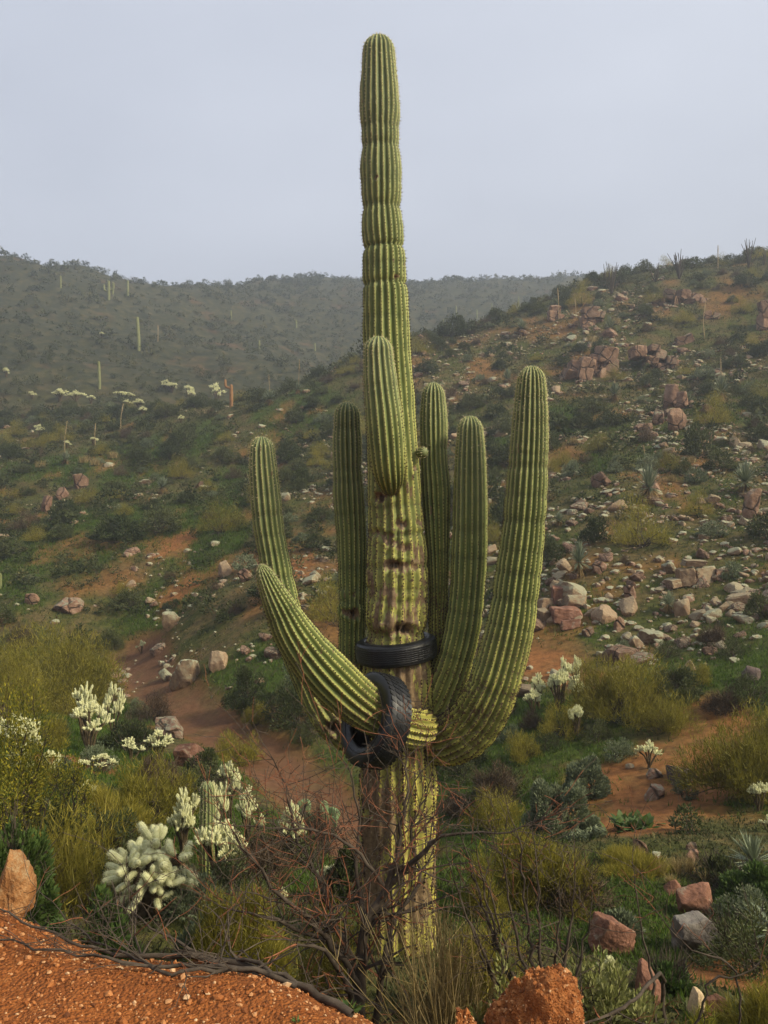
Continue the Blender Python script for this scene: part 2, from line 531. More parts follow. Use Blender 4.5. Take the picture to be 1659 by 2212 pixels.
# the mist: one even body of air round everything
def build_haze():
    k = NT('haze')
    pv = k.n('VolumePrincipled')
    pv.inputs['Color'].default_value = (0.86, 0.93, 1.0, 1)
    pv.inputs['Density'].default_value = HAZE_DENSITY
    pv.inputs['Anisotropy'].default_value = 0.6
    k.l(pv.outputs[0], k.out.inputs['Volume'])
    try:
        k.m.cycles.homogeneous_volume = True
    except Exception:
        pass
    z0, z1 = GV[:, 2].min() - 1.0, GV[:, 2].max() + 5.0
    a = 680
    V = [(sx * a, sy * a, z) for z in (z0, z1) for sx, sy in ((-1, -1), (1, -1), (1, 1), (-1, 1))]
    Fq = [(3, 2, 1, 0), (4, 5, 6, 7), (0, 1, 5, 4), (1, 2, 6, 5), (2, 3, 7, 6), (3, 0, 4, 7)]
    o = link('haze', make_mesh('haze', V, [Fq], [k.m], [0], False))
    tag(o, kind='stuff')
build_haze()
# ------------------------------------------------------------------ saguaro skin, spines
def m_saguaro():
    k = NT('saguaro_skin')
    cr_, age, scar, band = k.attr('crest'), k.attr('age'), k.attr('scar'), k.attr('band')
    n1 = k.noise(9, 5, 0.6); n2 = k.noise(38, 5, 0.65); n3 = k.noise(3.2, 4, 0.6)
    young = k.ramp(n1, [(0.3, (0.085, 0.118, 0.034)), (0.7, (0.140, 0.168, 0.045))])
    old = k.ramp(n1, [(0.3, (0.24, 0.235, 0.052)), (0.7, (0.36, 0.32, 0.075))])
    body = k.mix(k.rampf(age, 0.15, 0.62), old, young)
    body = k.mix(k.rampf(age, 0.70, 0.98, 0.0, 0.75), body, (0.092, 0.115, 0.058))  # greying by mist, painted into the skin colour toward trunk top and arm tips
    crest = k.mix(k.rampf(age, 0.0, 0.9), (0.56, 0.49, 0.085), (0.31, 0.325, 0.115))
    body = k.mix(k.math('MULTIPLY', k.rampf(cr_, 0.50, 0.92), k.rampf(n1, 0.25, 0.6, 0.55, 0.95)), body, crest)
    body = k.mix(k.math('MULTIPLY', band, 0.5), body, (0.050, 0.062, 0.022))
    # corky brown bark creeping up the old trunk, and wounds
    tcx = k.n('TexCoord'); mpx = k.n('Mapping'); mpx.inputs['Scale'].default_value = (34, 34, 9); k.l(tcx.outputs['Object'], mpx.inputs['Vector'])
    nst = k.n('TexNoise'); nst.inputs['Scale'].default_value = 1.0; nst.inputs['Detail'].default_value = 5.0; k.l(mpx.outputs['Vector'], nst.inputs['Vector'])
    nst = nst.outputs['Fac']
    bark = k.ramp(n2, [(0.25, (0.055, 0.034, 0.020)), (0.5, (0.15, 0.098, 0.052)), (0.75, (0.27, 0.20, 0.11))])
    f = k.math('ADD', scar, k.math('MULTIPLY', k.math('SUBTRACT', nst, 0.5), 2.6))
    f = k.math('ADD', f, k.math('MULTIPLY', k.rampf(age, 0.10, 0.44, 0.30, 0.0), 1.0))
    spk = k.noise(46, 3, 0.55); spk2 = k.noise(105, 2, 0.5)
    sp = k.math('ADD', k.math('MULTIPLY', spk, 0.65), k.math('MULTIPLY', spk2, 0.35))
    sp = k.math('ADD', sp, k.math('MULTIPLY', k.rampf(cr_, 0.55, 1.0), 0.055))
    sp = k.math('ADD', sp, k.math('MULTIPLY', k.math('SUBTRACT', n3, 0.5), 0.34))
    spm = k.math('MULTIPLY', k.rampf(sp, 0.53, 0.60), k.rampf(age, 0.44, 0.60, 1.0, 0.0))
    body = k.mix(spm, body, k.mix(n2, (0.050, 0.030, 0.018), (0.16, 0.10, 0.055)))
    body = k.mix(k.rampf(f, 0.46, 0.58), body, bark)
    dark = k.rampf(k.math('ADD', scar, k.math('MULTIPLY', k.math('SUBTRACT', nst, 0.5), 0.8)), 0.86, 1.08)
    body = k.mix(dark, body, (0.022, 0.015, 0.010))
    h = k.math('ADD', k.math('MULTIPLY', n2, 0.6), k.math('MULTIPLY', n1, 0.4))
    return k.finish(body, 0.62, h, 0.25, 0.012, 0.35)
M['saguaro'] = m_saguaro()
def m_spine(name, a, b):
    k = NT(name)
    c = k.mix(k.rampf(k.attr('age'), 0.70, 0.98), a, b)
    return k.finish(c, 0.7, spec=0.2)
M['areole'] = m_spine('areole', (0.035, 0.020, 0.012), (0.34, 0.29, 0.16))
M['spine'] = m_spine('spine', (0.07, 0.05, 0.035), (0.62, 0.55, 0.34))

def limb(ctrl, nribs, spr, step, depth, seed, cons=(), taper_base=0.0, wobble=0.12, age=(0.0, 1.0), scars=(), lump=0.0, tipflat=1.0, old_depth=None):
    """ctrl rows: x,y,z,radius from root to tip. returns arrays of the ribbed skin and its spine clusters"""
    rg = rng_(seed)
    C = catmull(np.asarray(ctrl, float), step)
    P, R = C[:, :3], C[:, 3].copy()
    # extend dome: tip radius follows a circle
    s = np.r_[0, np.cumsum(np.linalg.norm(np.diff(P, axis=0), axis=1))]
    Lt = s[-1]
    # resample evenly, finer toward the tip
    ns = int(Lt / step) + 1
    q = np.linspace(0, Lt, ns)
    rt = float(np.interp(Lt - 0.12, s, R)) * tipflat
    extra = Lt - rt * (1 - np.cos(np.linspace(0, np.pi / 2, 14)))[::-1]
    q = np.unique(np.r_[q[q < Lt - rt], extra])
    P = np.stack([np.interp(q, s, P[:, i]) for i in range(3)], 1)
    R = np.interp(q, s, R)
    e = np.clip((q - (Lt - rt)) / rt, 0, 1)
    dome = np.sqrt(np.clip(1 - e ** 2, 0, 1)) * 0.985 + 0.015 * (1 - e)
    band = np.zeros(len(q))
    for cs, cd, cw in cons:
        b = np.exp(-((q - cs) / cw) ** 2)
        R = R * (1 - cd * b)
        band = np.maximum(band, b * min(1.0, cd / 0.03))
    t = 0
    R = R * (1 + 0.035 * (fbm(q * 3.1, q * 0 + seed, seed, 3) - 0.5) * 2)
    if taper_base > 0:
        R = R * (0.25 + 0.75 * np.sqrt(np.clip(q / taper_base, 0, 1)))
    T, N, B = frames(P)
    na = nribs * spr
    u = np.arange(na) / spr
    tri = 1 - np.abs(2 * (u % 1.0) - 1)
    prof = 0.62 * tri + 0.38 * np.sin(np.pi * u) ** 2 ** 0.5 if False else 0.7 * np.minimum(tri * 1.06, 1.0) + 0.3 * np.abs(np.sin(np.pi * u))
    crest = tri
    tw = (fbm(q * 0.9, q * 0 + 3.3, seed + 5, 2) - 0.5) * wobble * 2
    th = u[None, :] * 2 * np.pi / nribs + tw[:, None] + 0.10 * (fbm(q[:, None] * 1.7, np.floor(u)[None, :] * 5.1, seed + 9, 2) - 0.5) * 0
    ag = np.interp(q / Lt, [0, 1], age)
    dp = depth * np.ones(len(q))
    if old_depth is not None:
        dp = np.interp(ag, [0.0, 0.35, 0.7], [old_depth, old_depth, depth])
    # constrictions pinch grooves, ribs vary a little
    ribvar = 1 + 0.05 * (vnoise(np.floor(u)[None, :] * 3.7 + 0 * q[:, None], q[:, None] * 2.2, seed + 2) - 0.5)
    rad = (R * dome)[:, None] * (1 - dp[:, None] * (1 - prof[None, :])) * ribvar
    if lump:
        x = th * 1.9
        rad = rad * (1 + lump * (fbm(np.cos(th) * 2 + q[:, None] * 5, np.sin(th) * 2 + q[:, None] * 2, seed + 4, 3) - 0.5))
    D = np.cos(th)[..., None] * N[:, None] + np.sin(th)[..., None] * B[:, None]
    # shrink the last ring forward so that the crown closes
    V = P[:, None] + rad[..., None] * D
    scar = np.zeros(rad.shape)
    for sx, sy, sz, sr, dep, amt in scars:
        kx, kz = (0.75, 1.45) if dep > 0.008 else (1.15, 0.72)
        dist = np.sqrt(((V[..., 0] - sx) * kx) ** 2 + ((V[..., 1] - sy) * 0.7) ** 2 + ((V[..., 2] - sz) * kz) ** 2) / sr
        dist = dist + (fbm(V[..., 0] * 17 + 7, V[..., 2] * 15 + V[..., 1] * 9, seed + 40, 4) - 0.5) * (1.5 if sr < 0.1 else 0.7)
        m = 1 - smooth(0.35, 1.1, dist)
        scar = np.maximum(scar, m * amt)
        V = V - D * (dep * (1 - smooth(0.2, 0.9, dist)) - 0.35 * abs(dep) * np.exp(-((dist - 1.0) / 0.22) ** 2))[..., None]
    nq = len(q)
    i = np.arange(nq - 1)[:, None] * na; j = np.arange(na)[None, :]; j2 = (j + 1) % na
    Fq = np.stack([i + j, i + j2, i + na + j2, i + na + j], -1).reshape(-1, 4)
    at = {'crest': np.broadcast_to(crest, rad.shape).ravel() * (1 - 0.0), 'age': np.repeat(ag, na), 'scar': scar.ravel(), 'band': (band[:, None] * np.clip(0.15 + 1.1 * fbm(np.cos(th) * 2.2 + q[:, None] * 1.3, np.sin(th) * 2.2 + q[:, None] * 2.9, seed + 70, 3), 0, 1)).ravel()}
    # spine clusters sit on the rib crests
    step_a = 0.026
    sp = []
    ci = np.arange(nribs) * spr + spr // 2
    for r_, c in enumerate(ci):
        pos = np.arange(0.02 + (r_ % 2) * step_a / 2, Lt - 0.004, step_a) + rg.normal(0, 0.002, len(np.arange(0.02 + (r_ % 2) * step_a / 2, Lt - 0.004, step_a)))
        pv = np.stack([np.interp(pos, q, V[:, c, k]) for k in range(3)], 1)
        dn = unit(np.stack([np.interp(pos, q, D[:, c, k]) for k in range(3)], 1))
        tt = unit(np.stack([np.interp(pos, q, T[:, k]) for k in range(3)], 1))
        ee = np.interp(pos, q, e)[:, None]
        dn = unit(dn * (1 - ee * 0.8) + tt * ee)
        sc_ = np.interp(pos, q, scar[:, c]); a_ = np.interp(pos, q, ag)
        okk = (sc_ < 0.6) & (rg.random(len(pos)) < 0.97) & (np.interp(pos, q, R) > 0.02)
        sp.append((pv[okk], dn[okk], tt[okk], a_[okk]))
    return V.reshape(-1, 3), Fq, at, [np.concatenate(z) for z in zip(*sp)]

def spines_geo(sp, seed, nspk=4, length=(0.010, 0.026), size=0.0050):
    pv, dn, tt, ag = sp
    rg = rng_(seed)
    mb = MB()
    n = len(pv)
    bt = np.cross(dn, tt)
    s = size * rg.uniform(0.75, 1.35, n)[:, None] * (1 + 1.5 * (1 - smooth(0.15, 0.52, ag)) * rg.uniform(0.2, 1.3, n))[:, None]
    base = [pv + tt * s * 1.2 - dn * 0.001, pv + bt * s * 0.75 - dn * 0.001, pv - tt * s * 1.2 - dn * 0.001, pv - bt * s * 0.75 - dn * 0.001, pv + dn * s * 0.8]
    V = np.stack(base, 1).reshape(-1, 3)
    k = np.arange(n)[:, None] * 5
    F = np.stack([np.c_[k + a, k + b, k + 4] for a, b in ((0, 3), (3, 2), (2, 1), (1, 0))], 1).reshape(-1, 3)
    mb.add(V, F, 0, np.repeat(ag, 5))
    m = n * nspk
    P = np.repeat(pv, nspk, 0)
    d = unit(np.repeat(dn, nspk, 0) * rg.uniform(0.5, 1.2, (m, 1)) + rg.normal(0, 0.65, (m, 3)))
    ln = rg.uniform(*length, (m, 1))
    side = unit(np.cross(d, rg.normal(0, 1, (m, 3)))) * 0.0016
    V = np.stack([P + side, P - side, P + d * ln], 1).reshape(-1, 3)
    mb.add(V, np.arange(3 * m).reshape(-1, 3), 1, np.repeat(np.repeat(ag, nspk), 3))
    return mb

def cactus_part(name, parent, base, ctrl, seed, spine_kw=None, **kw):
    V, Fq, at, sp = limb(ctrl, seed=seed, **kw)
    o = link(name, make_mesh(name, V - base, [Fq], [M['saguaro']], [0], True, at), parent)
    mb = spines_geo(sp, seed + 1, **(spine_kw or {}))
    s = link('spines', mb.mesh('spines', [M['areole'], M['spine']], False, base, 'age'), o)
    tag(s, kind='stuff')
    return o

DS = 6.8                       # distance to the big saguaro's trunk
def row(px, py, d, rpx):
    p = PX(px, py, d)
    return [p[0], p[1], p[2], rpx / FPX * d]

def build_saguaro():
    gx = (858 - CX) / FPX * DS
    gz = float(H(gx, DS)[0])
    base = np.array([gx, DS, gz])
    s = thing('saguaro_cactus', 'giant many-armed saguaro cactus with two black tyres hung on it', 'cactus', base)
    tr = [(858, 2060, 84), (859, 1960, 83), (860, 1815, 82), (861, 1700, 84), (860, 1600, 80), (858, 1500, 74), (857, 1440, 73), (856, 1400, 66),
          (856, 1368, 64), (857, 1324, 68), (859, 1274, 67), (857.5, 1225, 67), (856, 1126, 60), (852, 1043, 58), (849, 977, 55.5), (844, 895, 54.5),
          (838, 796, 52), (835, 726, 50.5), (833, 644, 48.5), (831, 614, 46.5), (830, 561, 45.7), (829, 532, 43.6), (826.5, 495, 45), (824.6, 449, 41),
          (824.5, 413, 43.3), (823, 363, 44.3), (822, 317, 40), (820.3, 277, 40.2), (820.4, 248, 43), (819.6, 198, 42), (819, 150, 38), (818, 110, 35), (817, 76, 32)]
    ctrl = [row(x, y, DS, r) for x, y, r in tr]
    ctrl[0][2] = gz - 0.15
    tot = ctrl[-1][2] - ctrl[0][2]
    def s_at(py):
        return (EYE + (CY - py) / FPX * DS) - ctrl[0][2]
    cons = [(s_at(535), 0.13, 0.016), (s_at(614), 0.11, 0.016), (s_at(449), 0.07, 0.028), (s_at(318), 0.06, 0.028), (s_at(278), 0.03, 0.02), (s_at(575), 0.02, 0.02),
            (s_at(1365), 0.10, 0.05), (s_at(690), 0.02, 0.02), (s_at(1270), 0.03, 0.02), (s_at(395), 0.02, 0.015), (s_at(1740), 0.03, 0.05), (s_at(1152), 0.05, 0.022), (s_at(1222), 0.045, 0.018), (s_at(1292), 0.04, 0.025), (s_at(1092), 0.025, 0.02)]
    fr = DS - 0.19
    sc = []
    for px, py, r, dep, amt in [
            (820, 1076, 20, 0.035, 1.0), (868, 1133, 20, 0.028, 1.0), (815, 1150, 20, 0.02, 0.85), (832, 1160, 18, 0.02, 0.8), (850, 1172, 18, 0.02, 0.85), (872, 1180, 18, 0.018, 0.8), (830, 1216, 18, 0.02, 0.9), (848, 1222, 20, 0.025, 0.95), (872, 1222, 20, 0.025, 0.95), (893, 1226, 14, 0.014, 0.8),
            (838, 1290, 34, -0.012, 0.75), (815, 1335, 26, -0.02, 0.6), (840, 1345, 30, -0.03, 0.62), (885, 1340, 40, -0.012, 0.62), (872, 1360, 26, 0.045, 1.0), (910, 1300, 28, 0.0, 0.6),
            (905, 1200, 30, 0.0, 0.62), (903, 1130, 22, 0.01, 0.62), (897, 1010, 18, 0.015, 0.8), (905, 985, 12, 0.015, 1.0), (890, 1060, 24, 0.0, 0.55), (915, 1245, 22, 0.0, 0.6),
            (800, 1260, 24, 0.0, 0.6), (905, 1430, 46, 0.0, 0.7), (870, 1470, 50, 0.005, 0.72), (890, 1520, 36, 0, 0.66), (820, 1420, 30, 0.0, 0.7), (795, 1700, 46, 0.0, 0.7), (800, 1820, 50, 0.0, 0.7),
            (830, 1760, 50, 0.0, 0.62), (800, 1930, 60, 0.0, 0.75), (860, 1880, 30, 0.01, 0.75), (905, 1960, 40, 0.0, 0.7), (940, 1880, 24, 0.0, 0.7), (812, 383, 9, 0.02, 1.0), (800, 384, 6, 0.015, 1.0),
            (868, 408, 7, 0.01, 1.0), (852, 580, 5, 0.012, 1.0), (857, 595, 8, 0.014, 1.0), (850, 560, 4, 0.01, 1.0), (862, 497, 5, 0.01, 1.0), (818, 611, 5, 0.01, .9)]:
        p = PX(px, py, DS)
        rr = np.interp(EYE + (CY - py) / FPX * DS, [c[2] for c in ctrl], [c[3] for c in ctrl])
        cxx = np.interp(p[2], [c[2] for c in ctrl], [c[0] for c in ctrl])
        off = np.clip((p[0] - cxx) / rr, -0.97, 0.97)
        y = DS - rr * math.sqrt(1 - off * off) * 0.96
        sc.append((p[0] * y / DS, y, EYE + (p[2] - EYE) * y / DS, r / FPX * DS, dep, amt))
    trunk = cactus_part('trunk', s, base, ctrl, 11, dict(nspk=4), nribs=20, spr=8, step=0.02, depth=0.16, old_depth=0.115, cons=cons, scars=sc, lump=0.10, age=(0.0, 1.0), wobble=0.10)
    trunk['label'] = 'ribbed trunk, yellow and scarred below, grey-green above'

    def arm(pts, seed, label, ribs=17, **kw):
        c = [row(*p) for p in pts]
        Lx = sum(np.linalg.norm(np.array(a[:3]) - np.array(b[:3])) for a, b in zip(c[:-1], c[1:]))
        rg = rng_(seed)
        cons = kw.pop('cons', None)
        if cons is None:
            cons = []
            q = rg.uniform(0.35, 0.5) * min(1, Lx)
            while q < Lx - 0.2:
                cons.append((q, rg.uniform(0.010, 0.050), rg.uniform(0.012, 0.032))); q += rg.uniform(0.09, 0.24)
        a = dict(nribs=ribs, spr=8, step=0.022, depth=0.20, cons=cons, age=(0.32, 1.0), wobble=0.16)
        a.update(kw)
        o = cactus_part('arm', s, base, c, seed, dict(nspk=4), **a)
        o['label'] = label
        return o
    # upper arm hanging in front of the trunk
    arm([(846, 1062, 6.66, 9), (845, 1052, 6.58, 20), (843, 1035, 6.50, 30), (839, 1005, 6.44, 37), (834, 950, 6.41, 40.5), (829, 895, 6.40, 39.5), (822, 829, 6.41, 37), (818, 775, 6.42, 33), (817, 745, 6.42, 31), (817, 726, 6.42, 29)],
        31, 'short upright arm growing from the front of the trunk', ribs=16, cons=[(0.9, 0.02, 0.02), (0.45, 0.012, 0.03)], age=(0.5, 1.0), depth=0.19)
    # narrow arm left of the trunk
    arm([(835, 1585, 6.85, 30), (800, 1560, 7.0, 32), (768, 1500, 7.08, 31), (761, 1423, 7.1, 30), (761, 1324, 7.1, 29), (761, 1241, 7.1, 30.5), (759, 1159, 7.1, 31.5), (753, 1076, 7.1, 33), (750, 1010, 7.1, 30.5), (749.5, 961, 7.1, 31.5), (749.5, 900, 7.1, 28), (750, 868, 7.1, 25)],
        37, 'upright arm just left of the trunk', scars=[(PX(750, 1325, 6.97)[0], 6.97, PX(750, 1325, 6.97)[2], 0.085, 0.05, 1.0), (PX(747, 1285, 6.97)[0], 6.97, PX(747, 1285, 6.97)[2], 0.06, 0.045, 1.0)])
    # slim arm right of the trunk
    arm([(905, 1500, 6.9, 20), (930, 1450, 6.98, 22), (946, 1400, 7.02, 22), (946, 1340, 7.02, 20), (947, 1291, 7.02, 20.5), (947, 1241, 7.02, 22), (945, 1159, 7.02, 26), (942, 1060, 7.02, 31), (938, 994, 7.02, 28.5), (936.5, 911, 7.02, 30), (936, 858, 7.02, 26), (936, 826, 7.02, 22)],
        41, 'slim upright arm just right of the trunk', age=(0.22, 1.0), cons=[(2.05, 0.06, 0.014), (1.75, 0.02, 0.02), (1.2, 0.03, 0.02), (0.9, 0.025, 0.02), (1.45, .02, .015), (2.3, .02, .02)])
    arm([(890, 1560, 6.85, 36), (938, 1530, 6.86, 40), (968, 1470, 6.86, 40), (988, 1410, 6.86, 39), (1002, 1344, 6.86, 38.5), (1010, 1272, 6.86, 38), (1014, 1200, 6.86, 38.5), (1015.5, 1100, 6.86, 37.5), (1016, 1000, 6.86, 34), (1016, 940, 6.86, 29), (1015, 898, 6.86, 24)],
        43, 'shorter straight arm between the trunk and the thick curved arm')
    arm([(880, 1585, 6.86, 38), (938, 1600, 6.74, 50), (985, 1592, 6.64, 57), (1030, 1553, 6.56, 58), (1066, 1484, 6.48, 55), (1090, 1404, 6.48, 52), (1107, 1330, 6.48, 50), (1118, 1250, 6.48, 48), (1130, 1150, 6.48, 46), (1138, 1050, 6.48, 44.5), (1144, 950, 6.48, 41), (1147, 870, 6.48, 36), (1148, 825, 6.48, 31), (1148, 790, 6.48, 27)],
        47, 'thick curved arm sweeping up on the sunlit side', ribs=21, age=(0.24, 1.0),
        scars=[(PX(945, 1585, 6.2)[0], 6.28, PX(945, 1545, 6.2)[2], 0.10, 0.02, 0.9), (PX(1012, 1595, 6.2)[0], 6.25, PX(1012, 1592, 6.2)[2], 0.07, 0.03, 1.0), (PX(1015, 1475, 6.3)[0], 6.28, PX(1015, 1475, 6.3)[2], 0.05, 0.03, 1.0), (PX(955, 1625, 6.2)[0], 6.25, PX(955, 1628, 6.2)[2], 0.06, 0.01, 0.8)])
    # arm that comes forward, runs through the lower tyre and points up to the left
    arm([(900, 1556, 6.80, 30), (908, 1568, 6.58, 41), (893, 1574, 6.40, 45), (846, 1562, 6.22, 46), (772, 1514, 6.05, 51), (716, 1464, 5.93, 54), (668, 1412, 5.83, 51), (631, 1361, 5.76, 44), (604, 1310, 5.7, 35), (583, 1268, 5.66, 26), (570, 1238, 5.64, 19), (561, 1219, 5.63, 13)],
        53, 'tapering arm that runs through the hanging tyre and points up', ribs=18, age=(0.18, 0.85), depth=0.19, cons=[(1.93, 0.06, 0.014), (1.6, 0.03, 0.03)])
    arm([(855, 1580, 6.85, 44), (800, 1588, 6.8, 46), (745, 1572, 6.78, 46), (704, 1530, 6.77, 42), (675, 1478, 6.77, 38), (646, 1410, 6.77, 38), (622, 1345, 6.77, 37), (605, 1275, 6.77, 35), (591, 1200, 6.77, 34), (580, 1140, 6.77, 33), (574, 1080, 6.77, 33), (568, 1010, 6.77, 30.5), (566, 970, 6.77, 27), (566, 943, 6.77, 24)],
        59, 'outermost arm curving up on the shaded side', ribs=16, scars=[(PX(724, 1574, 6.6)[0], 6.62, PX(724, 1574, 6.6)[2], 0.11, 0.035, 1.0)])
    # round bud on the trunk's edge
    V, Fq, at, sp = limb([row(902, 979, 6.74, 8), row(907, 978, 6.71, 10.5), row(912, 977, 6.69, 11), row(920, 976, 6.65, 10.5)], nribs=12, spr=5, step=0.004, depth=0.1, seed=61, age=(0.9, 1.0))
    b = link('bud', make_mesh('bud', V - base, [Fq], [M['saguaro']], [0], True, at), s)
    pv, dn, tt, ag = sp
    keep = np.arange(len(pv))
    tag(link('spines', spines_geo(sp, 62, 8, (0.008, 0.016), 0.003).mesh('spines', [M['areole'], M['spine']], False, base, 'age'), b), kind='stuff')
    return s
build_saguaro()

# ------------------------------------------------------------------ tyres
def m_rubber(name, c):
    k = NT(name)
    n = k.noise(14, 5, 0.6); n2 = k.noise(60, 3)
    col = k.ramp(n, [(0.35, c), (0.75, tuple(min(1, v * 1.7 + 0.002) for v in c))])
    return k.finish(col, k.rampf(n, 0.3, 0.7, 0.28, 0.5), n2, 0.12, 0.004, 0.36)
M['rubber'] = m_rubber('rubber', (0.006, 0.0063, 0.0075))
M['rubber_worn'] = m_rubber('rubber_worn', (0.007, 0.0073, 0.0085))

def lathe(prof, n, closed=True):
    """prof: (m,2) of (radius, axial); axis = local z"""
    prof = np.asarray(prof, float)
    m = len(prof)
    th = np.arange(n) * 2 * np.pi / n
    V = np.stack([np.cos(th)[:, None] * prof[None, :, 0], np.sin(th)[:, None] * prof[None, :, 0], np.broadcast_to(prof[None, :, 1], (n, m))], -1).reshape(-1, 3)
    i = np.arange(n)[:, None]; i2 = (i + 1) % n
    mm = m if closed else m - 1
    j = np.arange(mm)[None, :]; j2 = (j + 1) % m
    F = np.stack([i * m + j, i2 * m + j, i2 * m + j2, i * m + j2], -1).reshape(-1, 4)
    return V, F

def tyre(name, label, center, axis, Ro, Ri, wdt, tread, spin=0.0, mat='rubber'):
    root = thing(name, label, 'tyre', center)
    root.rotation_mode = 'QUATERNION'
    root.rotation_quaternion = Vector(axis).to_track_quat('Z', 'Y') @ Quaternion((0, 0, 1), spin)
    h = wdt / 2
    g = 0.006                                       # tread depth
    Rt = Ro - g
    prof = [(Ri + 0.002, h * 0.62), (Ri, h * 0.78), (Ri + 0.014, h * 0.86), (Ri + 0.35 * (Ro - Ri), h * 1.0), (Ri + 0.62 * (Ro - Ri), h * 1.02), (Ro - 0.030, h * 0.94), (Ro - 0.014, h * 0.84), (Rt, h * 0.70),
            (Rt + 0.002, h * 0.35), (Rt + 0.003, 0)]
    prof = prof + [(r, -z) for r, z in prof[-2::-1]]
    inner = [(r - 0.012 if r > Ri + 0.05 else r + 0.010, z * (0.88 if r > Ri + 0.02 else 0.80)) for r, z in prof[2:-2]][::-1]
    V, Fq = lathe(prof + inner, 96)
    body = link('casing', make_mesh('casing', V, [Fq[:, ::-1]], [M[mat]], [0], True), root)
    bead = lathe([(Ri + 0.045 + 0.006 * math.cos(a), h * 0.965 + 0.006 * math.sin(a)) for a in np.linspace(0, 2 * np.pi, 7)[:-1]], 96)
    link('sidewall_bead', make_mesh('sidewall_bead', bead[0], [bead[1][:, ::-1]], [M[mat]], [0], True), root)
    if tread == 'ribs':
        nr, gap = 9, 0.0035
        wid = (1.62 * h - gap * (nr - 1)) / nr
        for i in range(nr):
            c = -0.81 * h + wid / 2 + i * (wid + gap)
            drop = 0.010 * (abs(c) / (0.8 * h)) ** 3
            a, b = c - wid / 2, c + wid / 2
            pr = [(Rt - 0.006, a), (Ro - drop - 0.0015, a), (Ro - drop, a + 0.002), (Ro - drop, b - 0.002), (Ro - drop - 0.0015, b), (Rt - 0.006, b)]
            V, Fq = lathe(pr, 144)
            # fine zigzag edge
            V[:, 2] += 0.0016 * np.sign(np.sin(np.arctan2(V[:, 1], V[:, 0]) * 72))
            link('tread_rib', make_mesh('tread_rib', V, [Fq[:, ::-1]], [M[mat]], [0], False), root)
    else:
        nb = 46
        rows = [(-0.66, 0.30), (-0.24, 0.34), (0.20, 0.34), (0.64, 0.30)]
        for ri, (c, wd) in enumerate(rows):
            a = 2 * np.pi / nb * 0.86
            drop = 0.012 * abs(c) ** 3
            out = np.array([(-0.5, -0.30), (-0.28, -0.5), (0.30, -0.5), (0.5, -0.12), (0.34, 0.5), (-0.22, 0.5)])
            ro = Ro - drop
            ang = out[:, 0] * a + 0.3 * a * out[:, 1]
            zz = c * h + out[:, 1] * wd * h * 1.2
            top = np.stack([np.cos(ang) * ro, np.sin(ang) * ro, zz], 1)
            bot = np.stack([np.cos(ang) * (Rt - 0.012), np.sin(ang) * (Rt - 0.012), zz], 1)
            V = np.vstack([bot, top])
            mb = MB(); k = 6
            mb.add(V, [np.array([[6, 7, 8], [6, 8, 9], [6, 9, 10], [6, 10, 11]]), np.array([[i, (i + 1) % k, (i + 1) % k + k, i + k] for i in range(k)])])
            me = mb.mesh('tread_block', [M[mat]], False)
            for i in range(nb):
                o = link('tread_block', me, root)
                o.rotation_euler = (0, 0, (i + 0.5 * (ri % 2)) * 2 * np.pi / nb)
    return root

tyre('tyre', 'black ribbed tyre ringing the trunk like a collar, lying nearly level', PX(856, 1402, DS), (-0.095, -0.05, 1.0), 0.325, 0.205, 0.172, 'ribs')
_ax = unit(PX(772, 1514, 6.05) - PX(850, 1566, 6.22))
tyre('tyre', 'black block-tread tyre hanging upright on the lower arm', PX(810, 1550, 6.14) + np.array([0, 0, -0.02]), (-0.82, -0.48, 0.30), 0.338, 0.20, 0.20, 'blocks', mat='rubber_worn')
